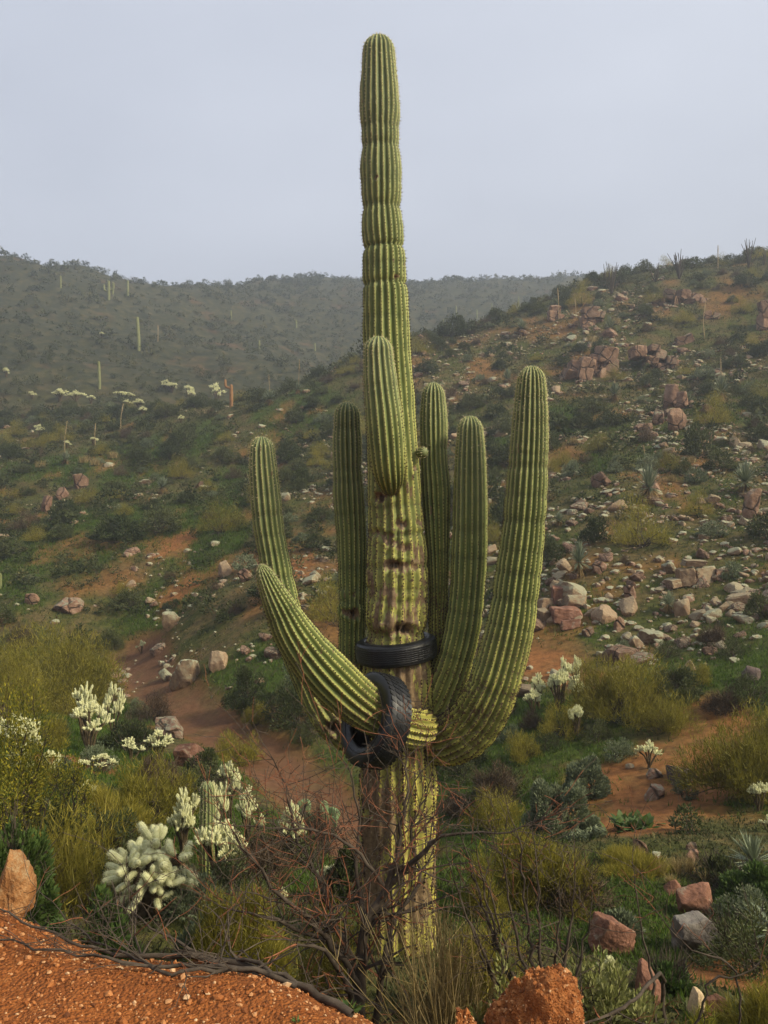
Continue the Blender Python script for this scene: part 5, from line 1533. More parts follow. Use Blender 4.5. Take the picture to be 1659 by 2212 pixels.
def stalk_geo(rg, ht, r=0.022, plume=0.35):
    mb = MB()
    P = np.array([[0, 0, 0], [rg.normal(0, 0.03) * ht, 0, ht * 0.5], [rg.normal(0, 0.05) * ht, 0, ht]])
    C = catmull(P, ht / 8)
    t = np.linspace(0, 1, len(C))
    V, F = tube(C, r * (1 - 0.5 * t) * (1 + 0.9 * smooth(1 - plume, 1 - plume * 0.7, t) * (1 - smooth(0.93, 1, t))), 6)
    mb.add(V, F)
    k = 160
    u = rg.uniform(1 - plume, 1, k)
    B = np.stack([np.interp(u, t, C[:, j]) for j in range(3)], 1)
    mb.add(*blades(B, rg.normal(0, 1, (k, 3)) + [0, 0, 0.8], rg.uniform(0.03, 0.10, k), 0.012, rg))
    return mb

def put_rosette(box, i, label, stalk=None, group=None, d=None, off=0.0):
    p, wd, ht = spot(*box, d=d)
    t = thing('desert_spoon', label, 'yucca', p, group)
    s = wd / 1.25
    o1 = link('leaf_rosette', ROS[i % 3][0], t); o2 = link('dead_skirt', ROS[i % 3][1], t)
    sz = ht / 0.92
    for o in (o1, o2):
        o.scale = (s, s, sz); o.rotation_euler = (0, 0, i * 1.3)
    if stalk:
        o = link('flower_stalk', stalk_geo(rng_(i + 800), stalk / FPX * p[1]).mesh('flower_stalk', [M['stalk']], False), t)
        o.location = (0, 0, 0.2)
    return t

def build_rosettes():
    for i, (b, lb, st) in enumerate([
            ((1218, 1170, 1283, 1242), 'large silvery spiky rosette with a brown skirt beside the thick curved arm', None), ((1421, 1275, 1467, 1322), 'small grey spiky rosette below the split boulder', None),
            ((1364, 1005, 1440, 1082), 'shaggy spiky rosette with a hanging brown skirt on mid slope', None), ((1571, 996, 1647, 1068), 'shaggy spiky rosette above the pile of pink rock', None),
            ((1308, 824, 1349, 866), 'spiky rosette with a bent fallen stalk below the tall outcrop', 40), ((1533, 808, 1584, 870), 'green spiky rosette with a thin stalk on the upper slope', 90),
            ((1078, 796, 1114, 832), 'spiky rosette on the crest left of the thick arm tip', None), ((330, 1028, 372, 1066), 'spiky rosette among shrubs left of the outermost arm', None),
            ((124, 974, 160, 1003), 'spiky rosette at the foot of a tall straw-coloured stalk', 88), ((631, 824, 657, 850), 'spiky rosette with two pale stalks on the hill shoulder', 68),
            ((565, 842, 600, 874), 'spiky rosette with a pale leaning stalk on the hill shoulder', 60), ((1298, 684, 1336, 720), 'yellowing spiky rosette below the blocky pink outcrop', None),
            ((1105, 690, 1150, 722), 'spiky rosette on the hill crest right of the slim arm', None), ((1190, 1105, 1225, 1135), 'little spiky rosette behind the thick curved arm', None)]):
        put_rosette(b, i, lb, st)
    # near yucca, each leaf its own piece
    p, wd, ht = spot(1588, 1806, 1668, 1905, d=9.7)
    t = thing('yucca', 'spiky yucca with stiff blue-green leaves and drooping dead ones', 'yucca', p)
    def leafm(L, wd, m, droop):
        tt = np.array([0, 0.35, 0.75, 1.0]); ww = wd * np.array([0.7, 1.0, 0.7, 0.04])
        q = np.c_[tt * L, tt * 0, -droop * L * tt ** 2]
        V = np.stack([q + np.c_[tt * 0, -ww / 2, tt * 0 + 0.006], q + np.c_[tt * 0, ww * 0, tt * 0], q + np.c_[tt * 0, ww / 2, tt * 0 + 0.006]], 1).reshape(-1, 3)
        F = [[3 * k + a, 3 * k + a + 1, 3 * k + 4 + a, 3 * k + 3 + a] for k in range(3) for a in (0, 1)]
        return make_mesh('leaf', V, [np.array(F)], [M[m]], [0], False)
    def place_yucca(t, Lf, top, n1, n2, seed):
        rg = rng_(seed)
        lm, dm = leafm(Lf, 0.036, 'yucca_leaf', 0.05), leafm(Lf * 0.85, 0.032, 'yucca_dead', 0.25)
        for i in range(n1 + n2):
            o = link('leaf' if i < n1 else 'dead_leaf', lm if i < n1 else dm, t)
            el = rg.uniform(-0.1, 1.45) if i < n1 else rg.uniform(-1.35, -0.5)
            o.location = (0, 0, top); o.rotation_euler = (rg.normal(0, 0.2), -el, rg.uniform(0, 6.283)); o.scale = (rg.uniform(0.8, 1.1),) * 3
        V, F = tube([[0, 0, -0.05], [0, 0, top * 0.6], [0, 0, top + 0.02]], [0.05, 0.055, 0.04], 8)
        link('trunk', make_mesh('trunk', V, [F], [M['cholla_old']], [0], True), t)
    place_yucca(t, 0.36, ht - 0.30, 64, 18, 790)
    p, wd, ht = spot(1630, 1962, 1720, 2040, d=7.4)
    t = thing('yucca', 'low yucca of stiff pale leaves beside the green leafy clump', 'yucca', p)
    place_yucca(t, 0.32, 0.12, 46, 8, 791)
    # lone dry flower stalks
    for i, (x, y0, y1, lb) in enumerate([(1207, 622, 692, 'tall straw-coloured dry stalk beside the small pink outcrop'), (1244, 644, 688, 'thin bent dry stalk left of the blocky outcrop'), (1522, 652, 731, 'tall thin dry stalk on the upper right slope'),
            (1551, 530, 580, 'thin dry stalk standing on the skyline between two ocotillos'), (1393, 962, 998, 'short dry stalk above the shaggy rosette'), (261, 872, 930, 'white leaning dry stalk on the left hillside'),
            (206, 914, 965, 'curved olive dry stalk on the left hillside'), (341, 702, 738, 'thin pale stalk high on the left hillside'), (1650, 668, 715, 'pale stalk beside the outcrop at the hill edge')]):
        p = march(x, y1)
        if p is None: continue
        o = link('dry_stalk', stalk_geo(rng_(810 + i), (y1 - y0) / FPX * p[1], 0.03 * p[1] / 60).mesh('dry_stalk', [M['stalk']], False), None, p)
        tag(o, lb, 'stalk')
build_rosettes()

# ------------------------------------------------------------------ far saguaros, ocotillos, dead shrubs
def build_far_cacti():
    def col_(p, ht, r, label, arms=(), mat='far_cactus', group=None, seed=0, name='saguaro_cactus', lean=0.0):
        t = thing(name, label, 'cactus', p, group)
        def lb(pts, nm):
            V, Fq, at, sp = limb(pts, nribs=11, spr=4, step=0.12, depth=0.18, seed=seed, age=(0.5, 1))
            link(nm, make_mesh(nm, V, [Fq], [M[mat]], [0], True), t)
        lb([[0, 0, -0.3, r * .9], [lean * ht * 0.3, 0, ht * 0.4, r], [lean * ht, 0, ht, r * 0.8]], 'trunk')
        for sx, z0, hh in arms:
            lb([[0, 0, ht * z0, r * 0.6], [sx * r * 2.2, 0, ht * z0 + 0.1, r * 0.7], [sx * r * 3.0, 0, ht * (z0 + 0.12), r * 0.72], [sx * r * 3.1, 0, ht * (z0 + hh), r * 0.6]], 'arm')
    data = [((294, 684, 306, 757), 'tall distant column saguaro standing alone on the left hill', (), -0.05), ((210, 780, 220, 840), 'distant column saguaro lower on the left hill', (), -0.03), ((272, 606, 280, 640), 'single misty saguaro just below the left ridge', (), 0),
            ((230, 606, 240, 648), 'misty saguaro with an arm just below the left ridge', ((-1, 0.45, 0.35), (1, 0.5, 0.4)), 0), ((240, 610, 247, 634), 'short misty saguaro next to the armed one', (), 0),
            ((496, 670, 502, 692), 'tiny misty saguaro on the back hill', (), 0), ((128, 596, 134, 622), 'faint saguaro high on the left hill', (), 0), ((-5, 1238, 6, 1272), 'small column cactus on the grassy left slope', (), 0)]
    for i, (b, lb, arms, lean) in enumerate(data):
        p, wd, ht = spot(*b)
        col_(p, ht, wd * 0.33, lb, arms, seed=830 + i, lean=lean)
    p, wd, ht = spot(488, 818, 511, 880)
    col_(p, ht * 0.80, wd * 0.18, 'dead orange saguaro skeleton with one raised arm', ((-1, 0.82, 0.40),), 'dead_cactus', seed=850, name='dead_saguaro')
    rg = rng_(855)
    for i, (x, y0, y1) in enumerate([(640, 690, 708), (1030, 668, 690), (1062, 655, 680), (925, 706, 730), (958, 690, 716), (985, 660, 684), (905, 735, 760), (1120, 640, 662), (560, 735, 756), (680, 740, 758)]):
        p = march(x, y1)
        if p is None or p[1] < 90: continue
        col_(p, (y1 - y0) / FPX * p[1], 0.16, 'thin pale distant stalk-like saguaro on the misty back hill', (), group='saguaros on the misty back hill', seed=860 + i)
    # ocotillos on the skyline
    for i, (b, lb, n) in enumerate([((1299, 566, 1343, 636), 'leafless ocotillo fan at the left end of the hill crest', 14), ((1441, 540, 1493, 602), 'widest leafless ocotillo fan on the hill crest', 18), ((1592, 518, 1642, 580), 'tall leafless ocotillo beside the crest shrubs', 16), ((1398, 572, 1436, 608), 'small faint ocotillo between two larger ones on the crest', 10), ((1640, 540, 1662, 572), 'short ocotillo at the far end of the crest', 8)]):
        cx = (b[0] + b[2]) / 2
        p = None
        for yy in range(int(b[3]), int(b[3]) + 60, 3):
            p = march(cx, yy)
            if p is not None and p[1] < 110: break
        wd = (b[2] - b[0]) / FPX * p[1]; ht = (EYE + (CY - b[1]) / FPX * p[1]) - p[2]
        t = thing('ocotillo', lb, 'shrub', p)
        for k in range(n):
            a = rg.uniform(0, 6.283); r = wd * 0.5 * rg.uniform(0.2, 1.0); l = rg.uniform(0.65, 1.0)
            C = catmull(np.array([[0, 0, -0.1], [math.cos(a) * r * 0.45, math.sin(a) * r * 0.45, ht * l * 0.5], [math.cos(a) * r, math.sin(a) * r, ht * l]]) + rg.normal(0, 0.05, (3, 3)) * np.array([[0], [1], [1]]), 0.4)
            V, F = tube(C, np.linspace(0.04, 0.018, len(C)), 4)
            link('cane', make_mesh('cane', V, [F], [M['bark']], [0], True), t)
build_far_cacti()
# ------------------------------------------------------------------ scattered hillside shrubs
TAKEN = [(o.location.x, o.location.y, 0.9 if o.type == 'MESH' else 1.3) for o in list(COL.objects)
         if o.parent is None and o.get('category') in ('cactus', 'shrub', 'yucca', 'outcrop', 'boulder', 'rock') and o.location.y > 15]

def build_scatter():
    rg = rng_(900)
    want = {'dark': 296, 'grey': 130, 'olive': 100, 'brown': 90}
    words = {'dark': ('dark green evergreen shrub', 'broad dark green evergreen shrub', 'small dark green shrub'), 'grey': ('grey-green little brittlebush',) * 3,
             'olive': ('feathery olive bush', 'large feathery olive bush', 'low feathery olive bush'), 'brown': ('dry brown twiggy shrub',) * 3}
    sizes = {'dark': (1.35, 0.95), 'grey': (0.8, 0.55), 'olive': (1.7, 1.25), 'brown': (1.05, 0.7)}
    T = np.array(TAKEN)
    placed = []
    cnt = {k: 0 for k in want}
    tries = 0
    tot = sum(want.values())
    while sum(cnt.values()) < tot and tries < 40000:
        tries += 1
        y = math.sqrt(rg.uniform(17.5 ** 2, 84 ** 2)); x = y * rg.uniform(-0.50, 0.50)
        a = x / y
        kind = rg.choice(['dark', 'grey', 'olive', 'brown'], p=[0.58, 0.16, 0.12, 0.14])
        if cnt[kind] >= want[kind]: continue
        dens = 0.95 if a < -0.05 else 0.75
        dens *= 0.55 + 0.9 * vnoise(x / 7, y / 7, 95)
        if y < 24: dens *= 0.45
        if y > 66 and a > 0: dens = 0.9
        if rg.random() > dens: continue
        w0, h0 = sizes[kind]
        w = w0 * float(np.exp(rg.normal(0, 0.28))); h = w * h0 / w0 * rg.uniform(0.75, 1.15)
        if a > 0 and y < 45: w *= 0.85
        if float(wash_dist(np.array([x]), np.array([y]))[0]) < 1.0 + w * 0.4: continue
        if float(bare_mask(np.array([x]), np.array([y]))[0]) > 0.75 and rg.random() < 0.8: continue
        if np.any(np.hypot(T[:, 0] - x, (T[:, 1] - y) * 0.6) < T[:, 2] * 0.6 + w * 0.5): continue
        # keep clear of the marked boulders' front
        if placed and np.any(np.hypot(np.array([p[0] for p in placed]) - x, np.array([p[1] for p in placed]) - y) < 0.42 * (np.array([p[2] for p in placed]) + w)): continue
        placed.append((x, y, w))
        z = float(H(x, y)[0])
        size = 1 if w > 1.25 * w0 else 2 if w < 0.8 * w0 else 0
        lw = near_words(x, y, 30)
        put_shrub(kind, cnt[kind], (x, y, z - 0.04), w, h, '%s near %s' % (words[kind][size], lw) if lw else '%s on the open hillside' % words[kind][size], 'shrubs dotted over the hillsides')
        cnt[kind] += 1
build_scatter()

def m_scrub():
    k = NT('scrub')
    g = k.n('NewGeometry')
    f = k.math('ADD', k.math('MULTIPLY', k.attr('tint'), 0.75), k.math('MULTIPLY', g.outputs['Random Per Island'], 0.25))
    c = k.ramp(f, [(0.0, (0.026, 0.036, 0.013)), (0.35, (0.050, 0.060, 0.022)), (0.6, (0.080, 0.084, 0.036)), (0.8, (0.115, 0.105, 0.040)), (0.95, (0.10, 0.066, 0.04))])
    return k.finish(c, 0.7, spec=0.1, translucent=0.15)
M['scrub'] = m_scrub()

def build_far_scrub():
    rg = rng_(910)
    n = 16500
    y = np.sqrt(rg.uniform(70 ** 2, 262 ** 2, n)); a = rg.uniform(-0.60, 0.60, n); x = y * a
    keep = (rg.random(n) < 0.35 + 0.75 * fbm(x / 14, y / 14, 15, 3)) & ~((y < 84) & (np.abs(a) < 0.5) & (rg.random(n) < 0.4))
    x, y = x[keep], y[keep]
    z = H(x, y)
    w = 0.75 * np.exp(rg.normal(0.15, 0.42, len(x))) * (1 + 0.35 * smooth(120, 240, y))
    big = rg.random(len(x)) < 0.05
    w = np.minimum(np.where(big, w * 1.5, w), 1.5 + 0.6 * smooth(120, 240, y))
    h = w * rg.uniform(0.55, 0.95, len(x)) * np.where(big, 1.25, 1)
    tint = np.clip(rg.beta(1.6, 2.2, len(x)) + 0.25 * (fbm(x / 22, y / 22, 66, 3) - 0.5), 0, 1)
    Vs, ts = [], []
    for nl, sel, l0, l1 in ((150, y < 112, 0.07, 0.14), (60, y >= 112, 0.13, 0.24)):
        tpl = []
        for i in range(10):
            r2 = rng_(920 + i)
            P, out, C, _ = crown_points(r2, nl, 1.0, 1.0, 10, 0.32)
            V, F = blades(P, out + [0, 0, 0.3], r2.uniform(l0, l1, nl) * 1.1, r2.uniform(l0 * 0.8, l1 * 0.8, nl), r2)
            tpl.append(V)
        m = int(sel.sum())
        VV = np.stack(tpl)[rg.integers(0, 10, m)]
        th = rg.uniform(0, 6.283, m); c, s = np.cos(th)[:, None], np.sin(th)[:, None]
        ww, hh = w[sel][:, None], h[sel][:, None]
        X = (VV[..., 0] * c - VV[..., 1] * s) * ww + x[sel][:, None]
        Y = (VV[..., 0] * s + VV[..., 1] * c) * ww + y[sel][:, None]
        Z = VV[..., 2] * hh + z[sel][:, None] - 0.05
        Vs.append(np.stack([X, Y, Z], -1).reshape(-1, 3)); ts.append(np.repeat(tint[sel], 3 * nl))
    V = np.concatenate(Vs)
    F = np.arange(len(V)).reshape(-1, 3)
    o = link('far_scrub', make_mesh('far_scrub', V, [F], [M['scrub']], [0], False, {'tint': np.concatenate(ts)}))
    tag(o, 'mass of low desert scrub covering the misty far hills', 'scrub', kind='stuff')
build_far_scrub()

def build_mid_scrub():
    rg = rng_(1300)
    n = 9000
    y = np.sqrt(rg.uniform(24 ** 2, 86 ** 2, n)); x = y * rg.uniform(-0.5, 0.5, n); a = x / y
    dens = np.where(a < -0.08, 0.75, 0.42) * (0.35 + 1.2 * fbm(x / 5, y / 5, 81, 3)) * smooth(24, 34, y) * (1 - 0.85 * bare_mask(x, y)) * smooth(0.8, 1.6, wash_dist(x, y))
    k = rg.random(n) < dens
    x, y = x[k], y[k]
    T = np.array(TAKEN)
    dmin = np.min(np.hypot((T[None, :, 0] - x[:, None]) * 1.0, np.minimum(np.abs(T[None, :, 1] - y[:, None]), np.abs(T[None, :, 1] - y[:, None] - 0.8)) * 0.5), 1)
    k = dmin > 0.75
    x, y = x[k][:2300], y[k][:2300]
    z = H(x, y); m = len(x)
    w = 0.62 * np.exp(rg.normal(0, 0.35, m)); h = w * rg.uniform(0.55, 0.9, m)
    tint = np.clip(rg.beta(1.4, 2.4, m), 0, 1)
    nl = 120
    tpl = []
    for i in range(12):
        r2 = rng_(1310 + i)
        P, out, C, _ = crown_points(r2, nl, 1.0, 1.0, 14, 0.28)
        V, F = blades(P, out + [0, 0, 0.4], r2.uniform(0.11, 0.20, nl), r2.uniform(0.07, 0.13, nl), r2)
        tpl.append(V)
    VV = np.stack(tpl)[rg.integers(0, 12, m)]
    th = rg.uniform(0, 6.283, m); c, s = np.cos(th)[:, None], np.sin(th)[:, None]
    X = (VV[..., 0] * c - VV[..., 1] * s) * w[:, None] + x[:, None]
    Y = (VV[..., 0] * s + VV[..., 1] * c) * w[:, None] + y[:, None]
    Z = VV[..., 2] * h[:, None] + z[:, None] - 0.04
    V = np.stack([X, Y, Z], -1).reshape(-1, 3)
    o = link('low_scrub', make_mesh('low_scrub', V, [np.arange(len(V)).reshape(-1, 3)], [M['scrub']], [0], False, {'tint': np.repeat(tint, 3 * nl)}))
    tag(o, 'mass of small low scrub filling the hillside between larger shrubs', 'scrub', kind='stuff')
build_mid_scrub()

# ------------------------------------------------------------------ grass and ground herbs
def build_grass():
    rg = rng_(930)
    n = 120000
    y = np.sqrt(rg.uniform(4.2 ** 2, 62 ** 2, n)) ; x = y * rg.uniform(-0.50, 0.50, n)
    near = 60000
    y2 = rg.uniform(4.0, 24, near); x2 = y2 * rg.uniform(-0.5, 0.5, near)
    x, y = np.r_[x, x2], np.r_[y, y2]
    g = grass_mask(x, y) * (1 - 0.9 * bare_mask(x, y))
    k = rg.random(len(x)) < g
    x, y = x[k][:48000], y[k][:48000]
    z = H(x, y)
    m = len(x)
    nb = 4
    sc = (0.6 + 0.75 * smooth(8, 40, y))
    P = np.repeat(np.c_[x, y, z - 0.01], nb, 0) + rg.normal(0, 0.035, (m * nb, 3)) * np.array([1, 1, 0]) * np.repeat(sc, nb)[:, None]
    D = rg.normal(0, 0.45, (m * nb, 3)); D[:, 2] = 1
    s = np.repeat(sc, nb)
    V, F = blades(P, D, rg.uniform(0.07, 0.20, m * nb) * s, rg.uniform(0.008, 0.016, m * nb) * (0.5 + s), rg)
    o = link('grass', make_mesh('grass', V, [F], [M['grass_blade']], [0], False))
    tag(o, 'bright green winter grass growing between shrubs and stones', 'grass', kind='stuff')
    # low drab herbs that cover the rest of the ground
    n = 90000
    y = np.sqrt(rg.uniform(4.2 ** 2, 75 ** 2, n)); x = y * rg.uniform(-0.5, 0.5, n)
    b = np.maximum(bare_mask(x, y), 1 - smooth(0.6, 1.6, edge_dist(x, y)))
    k = (rg.random(n) < (1 - b) * (0.25 + 0.9 * fbm(x / 1.3, y / 1.3, 44, 3)))
    x, y = x[k][:46000], y[k][:46000]
    yn = rg.uniform(3.6, 13, 14000); xn = yn * rg.uniform(-0.5, 0.5, 14000)
    kn = (edge_dist(xn, yn) > 0.7) & (bare_mask(xn, yn) < 0.5)
    x, y = np.r_[x, xn[kn]], np.r_[y, yn[kn]]
    z = H(x, y); m = len(x); nb = 3
    sc = np.repeat(0.6 + 0.9 * smooth(10, 50, y), nb)
    P = np.repeat(np.c_[x, y, z - 0.01], nb, 0) + rg.normal(0, 0.06, (m * nb, 3)) * np.array([1, 1, 0.0]) * sc[:, None]
    D = rg.normal(0, 0.7, (m * nb, 3)); D[:, 2] = np.abs(D[:, 2]) + 0.5
    V, F = blades(P, D, rg.uniform(0.06, 0.15, m * nb) * sc, rg.uniform(0.022, 0.052, m * nb) * sc, rg)
    tint = np.repeat(np.clip(rg.beta(2, 2, m), 0, 1), nb * 3)
    o = link('ground_herbs', make_mesh('ground_herbs', V, [F], [M['scrub']], [0], False, {'tint': tint}))
    tag(o, 'low drab herbs and litter covering the ground', 'herbs', kind='stuff')
    # straw tufts
    def tuft(box, label, seed, n=160, d=None, group=None):
        p, wd, ht = spot(*box, d=d)
        r2 = rng_(seed)
        P = r2.normal(0, wd * 0.10, (n, 3)) * np.array([1, 1, 0])
        Dd = r2.normal(0, 0.38, (n, 3)); Dd[:, 2] = 1
        V, F = blades(P, Dd, r2.uniform(0.5, 1.0, n) * ht, 0.006 + 0.0004 * p[1], r2)
        o = link('dry_grass_tuft', make_mesh('dry_grass_tuft', V, [F], [M['straw']], [0], False), None, p)
        tag(o, label, 'grass tuft', group)
    for i, (b, d) in enumerate([((1400, 1850, 1445, 1892), None), ((1440, 1842, 1480, 1888), None), ((1468, 1838, 1512, 1884), None), ((1506, 1868, 1556, 1912), None), ((1428, 1880, 1470, 1915), None)]):
        tuft(b, 'straw-coloured dry grass tuft between the sandy patch and the yucca', 940 + i, d=d, group='dry grass tufts by the sandy patch')
    for i, (px, py) in enumerate([(180, 1000), (205, 1005), (245, 990), (1280, 740), (1420, 690), (1350, 1120), (1190, 1080), (1530, 1110), (1240, 960), (1600, 960), (1130, 1180), (1080, 990), (1450, 1040), (90, 1010), (1330, 700), (1490, 1000)]):
        tuft((px - 22, py - 20, px + 22, py), 'pale dry bunchgrass tuft on the stony hillside', 950 + i, 220, group='dry bunchgrass on the hillside')
build_grass()

# ------------------------------------------------------------------ bare branches near the camera
def bare_shrub(name, label, root, mains, seed, sub=(14, 0.42), red=0.5, tipr=0.0011, thorn=True, cat='shrub', part='branch', lens=(0.16, 0.55), flat=1.0):
    """mains: polylines of (px, py, depth, radius); twigs sprout from them"""
    rg = rng_(seed)
    t = thing(name, label, cat, root)
    root = np.asarray(root)
    twg = MB()
    def twig(p, d, ln, r, lev):
        n = max(3, int(ln / 0.06))
        P = [p]
        dd = unit(d)
        for i in range(n):
            dd = unit(dd + rg.normal(0, 0.16, 3) + np.array([0, 0, 0.03]))
            P.append(P[-1] + dd * ln / n)
        P = np.array(P)
        V, F = tube(P, np.linspace(r, max(tipr, r * 0.35), len(P)), 4)
        twg.add(V - root, F, 1 if (lev >= 1 and rg.random() < red) else 0)
        if lev < 2:
            for k in range(int(rg.integers(2, 5)) if lev == 0 else int(rg.integers(1, 4))):
                i = int(rg.integers(1, len(P)))
                nd = unit(unit(P[i] - P[i - 1]) + rg.normal(0, 0.75, 3) * np.array([1, 0.7, 1]))
                twig(P[i], nd, ln * rg.uniform(0.3, 0.65), max(tipr * 1.2, r * 0.55), lev + 1)
        if thorn:
            k = max(2, int(ln / 0.03))
            i = rg.integers(0, len(P) - 1, k); u = rg.random((k, 1))
            B = P[i] * (1 - u) + P[i + 1] * u
            twg.add(*[z if q else z - root for q, z in enumerate(blades(B, rg.normal(0, 1, (k, 3)), rg.uniform(0.008, 0.022, k), 0.0022, rg))], 0)
    for ml in mains:
        C = catmull(np.array([list(PX(a, b, d)) + [r] for a, b, d, r in ml]), 0.05)
        C[1:-1, :3] += rg.normal(0, 0.006, (len(C) - 2, 3))
        V, F = tube(C[:, :3], C[:, 3], 7)
        V += rg.normal(0, 0.0008, V.shape)
        link(part, make_mesh(part, V - root, [F], [M['bark']], [0], True), t)
        Ls = np.sum(np.linalg.norm(np.diff(C[:, :3], axis=0), axis=1))
        for k in range(int(sub[0] * Ls)):
            i = int(rg.integers(max(1, len(C) // 6), len(C)))
            tang = unit(C[i, :3] - C[i - 1, :3])
            nd = unit(tang * 0.7 + rg.normal(0, 0.8, 3) * np.array([1, 0.6, 1 * flat]) + np.array([0, 0, 0.15 * flat]))
            twig(C[i, :3], nd, rg.uniform(*lens), max(tipr * 1.6, C[i, 3] * sub[1]), 0)
        twig(C[-1, :3], C[-1, :3] - C[-2, :3], 0.25, C[-1, 3], 1)
    o = link('twigs', twg.mesh('twigs', [M['bark'], M['twig_red']], False), t)
    tag(o, kind='stuff')
    return t

def build_bare():
    gx, gy = (800 - CX) / FPX * 4.7, 4.7
    root = (gx, gy, float(H(gx, gy)[0]))
    rp = (CY - (root[2] - EYE) * FPX / 4.7)          # pixel row of the root
    bare_shrub('bare_thorn_bush', 'leafless reddish thorn bush growing in front of the saguaro', root, [
        [(800, rp + 10, 4.7, 0.032), (776, 2167, 4.7, 0.030), (789, 2007, 4.72, 0.026), (834, 1921, 4.74, 0.022), (858, 1850, 4.75, 0.016), (869, 1783, 4.76, 0.011), (880, 1687, 4.8, 0.006), (872, 1610, 4.85, 0.003)],
        [(834, 1921, 4.74, 0.018), (880, 1872, 4.7, 0.015), (917, 1838, 4.66, 0.012), (952, 1806, 4.62, 0.009), (1040, 1800, 4.55, 0.006), (1100, 1800, 4.5, 0.004), (1150, 1775, 4.5, 0.002)],
        [(800, rp + 8, 4.7, 0.024), (760, 2080, 4.8, 0.02), (720, 1990, 4.9, 0.016), (690, 1900, 4.95, 0.012), (640, 1800, 5.0, 0.008), (615, 1700, 5.0, 0.005), (590, 1640, 5.0, 0.0025)],
        [(780, 2140, 4.7, 0.02), (730, 2060, 4.6, 0.016), (660, 1980, 4.5, 0.013), (600, 1930, 4.45, 0.010), (540, 1850, 4.4, 0.007), (500, 1790, 4.4, 0.004)],
        [(789, 2007, 4.72, 0.016), (780, 1940, 4.8, 0.013), (770, 1860, 4.85, 0.010), (775, 1770, 4.9, 0.007), (760, 1680, 4.9, 0.004), (740, 1640, 4.9, 0.002)],
        [(834, 1921, 4.74, 0.012), (780, 1850, 4.7, 0.010), (720, 1810, 4.65, 0.008), (650, 1790, 4.6, 0.006), (560, 1785, 4.6, 0.004)],
        [(800, rp + 8, 4.7, 0.022), (830, 2080, 4.75, 0.018), (850, 2000, 4.9, 0.014), (905, 1900, 5.0, 0.010), (890, 1800, 5.0, 0.007), (925, 1700, 5.0, 0.003)],
        [(760, 2080, 4.8, 0.016), (700, 2030, 4.7, 0.013), (620, 2000, 4.6, 0.010), (560, 1975, 4.55, 0.007), (480, 1960, 4.5, 0.004)],
        [(800, rp + 8, 4.7, 0.02), (740, 2110, 4.5, 0.015), (690, 2050, 4.4, 0.010), (640, 2040, 4.3, 0.006)],
    ], 970, (15, 0.42), 0.55, tipr=0.0014)
    gx, gy = (1180 - CX) / FPX * 4.3, 4.3
    root = (gx, gy, float(H(gx, gy)[0])); rp = (CY - (root[2] - EYE) * FPX / 4.3)
    mains = []
    for i, (x, y) in enumerate([(1005, 1832), (1035, 1870), (1085, 1850), (1122, 1815), (1160, 1880), (1242, 1895), (1275, 1975), (1000, 1960), (1060, 1930), (1210, 1940), (980, 1900)]):
        bx = 1180 + (x - 1180) * 0.28
        mains.append([(1180 + (i - 5) * 5, rp + 6, 4.3, 0.013), (bx, rp + (y - rp) * 0.35, 4.3, 0.010), (1180 + (x - 1180) * 0.72, rp + (y - rp) * 0.7, 4.28, 0.007), (x, y, 4.25, 0.003)])
    bare_shrub('bare_thorn_bush', 'dark leafless upright bush behind the rough orange rock', root, mains, 971, (9, 0.5), 0.15, lens=(0.08, 0.3))
    # long whippy twigs below the bank
    gx, gy = (1425 - CX) / FPX * 4.4, 4.4
    root = (gx, gy, float(H(gx, gy)[0])); rp = (CY - (root[2] - EYE) * FPX / 4.4)
    bare_shrub('bare_thorn_bush', 'sparse bush of a few long red whips below the bank', root, [
        [(1425, rp, 4.4, 0.010), (1412, 2128, 4.4, 0.007), (1395, 2033, 4.4, 0.005), (1375, 1933, 4.4, 0.0035), (1367, 1840, 4.4, 0.002)],
        [(1425, rp, 4.4, 0.012), (1431, 2117, 4.3, 0.010), (1380, 2150, 4.1, 0.009), (1315, 2192, 3.9, 0.008)],
        [(1600, rp - 20, 4.4, 0.006), (1591, 2105, 4.4, 0.005), (1495, 2053, 4.4, 0.0035), (1415, 1965, 4.4, 0.002)],
        [(1470, rp, 4.4, 0.006), (1531, 2133, 4.4, 0.005), (1600, 2110, 4.4, 0.004), (1643, 2075, 4.4, 0.002)]], 972, (3, 0.5), 0.8, lens=(0.08, 0.3))
    # dead limbs lying along the rim of the bank
    gx, gy = (560 - CX) / FPX * 3.12, 3.12
    root = (gx, gy, float(H(gx, gy)[0]))
    def on(pts, lift=0.02):
        out = []
        for px, d, r, up in pts:
            x = (px - CX) / FPX * d
            z = float(H(x, d)[0]) + r + up
            out.append((px, CY - (z - EYE) * FPX / d, d, r))
        return out
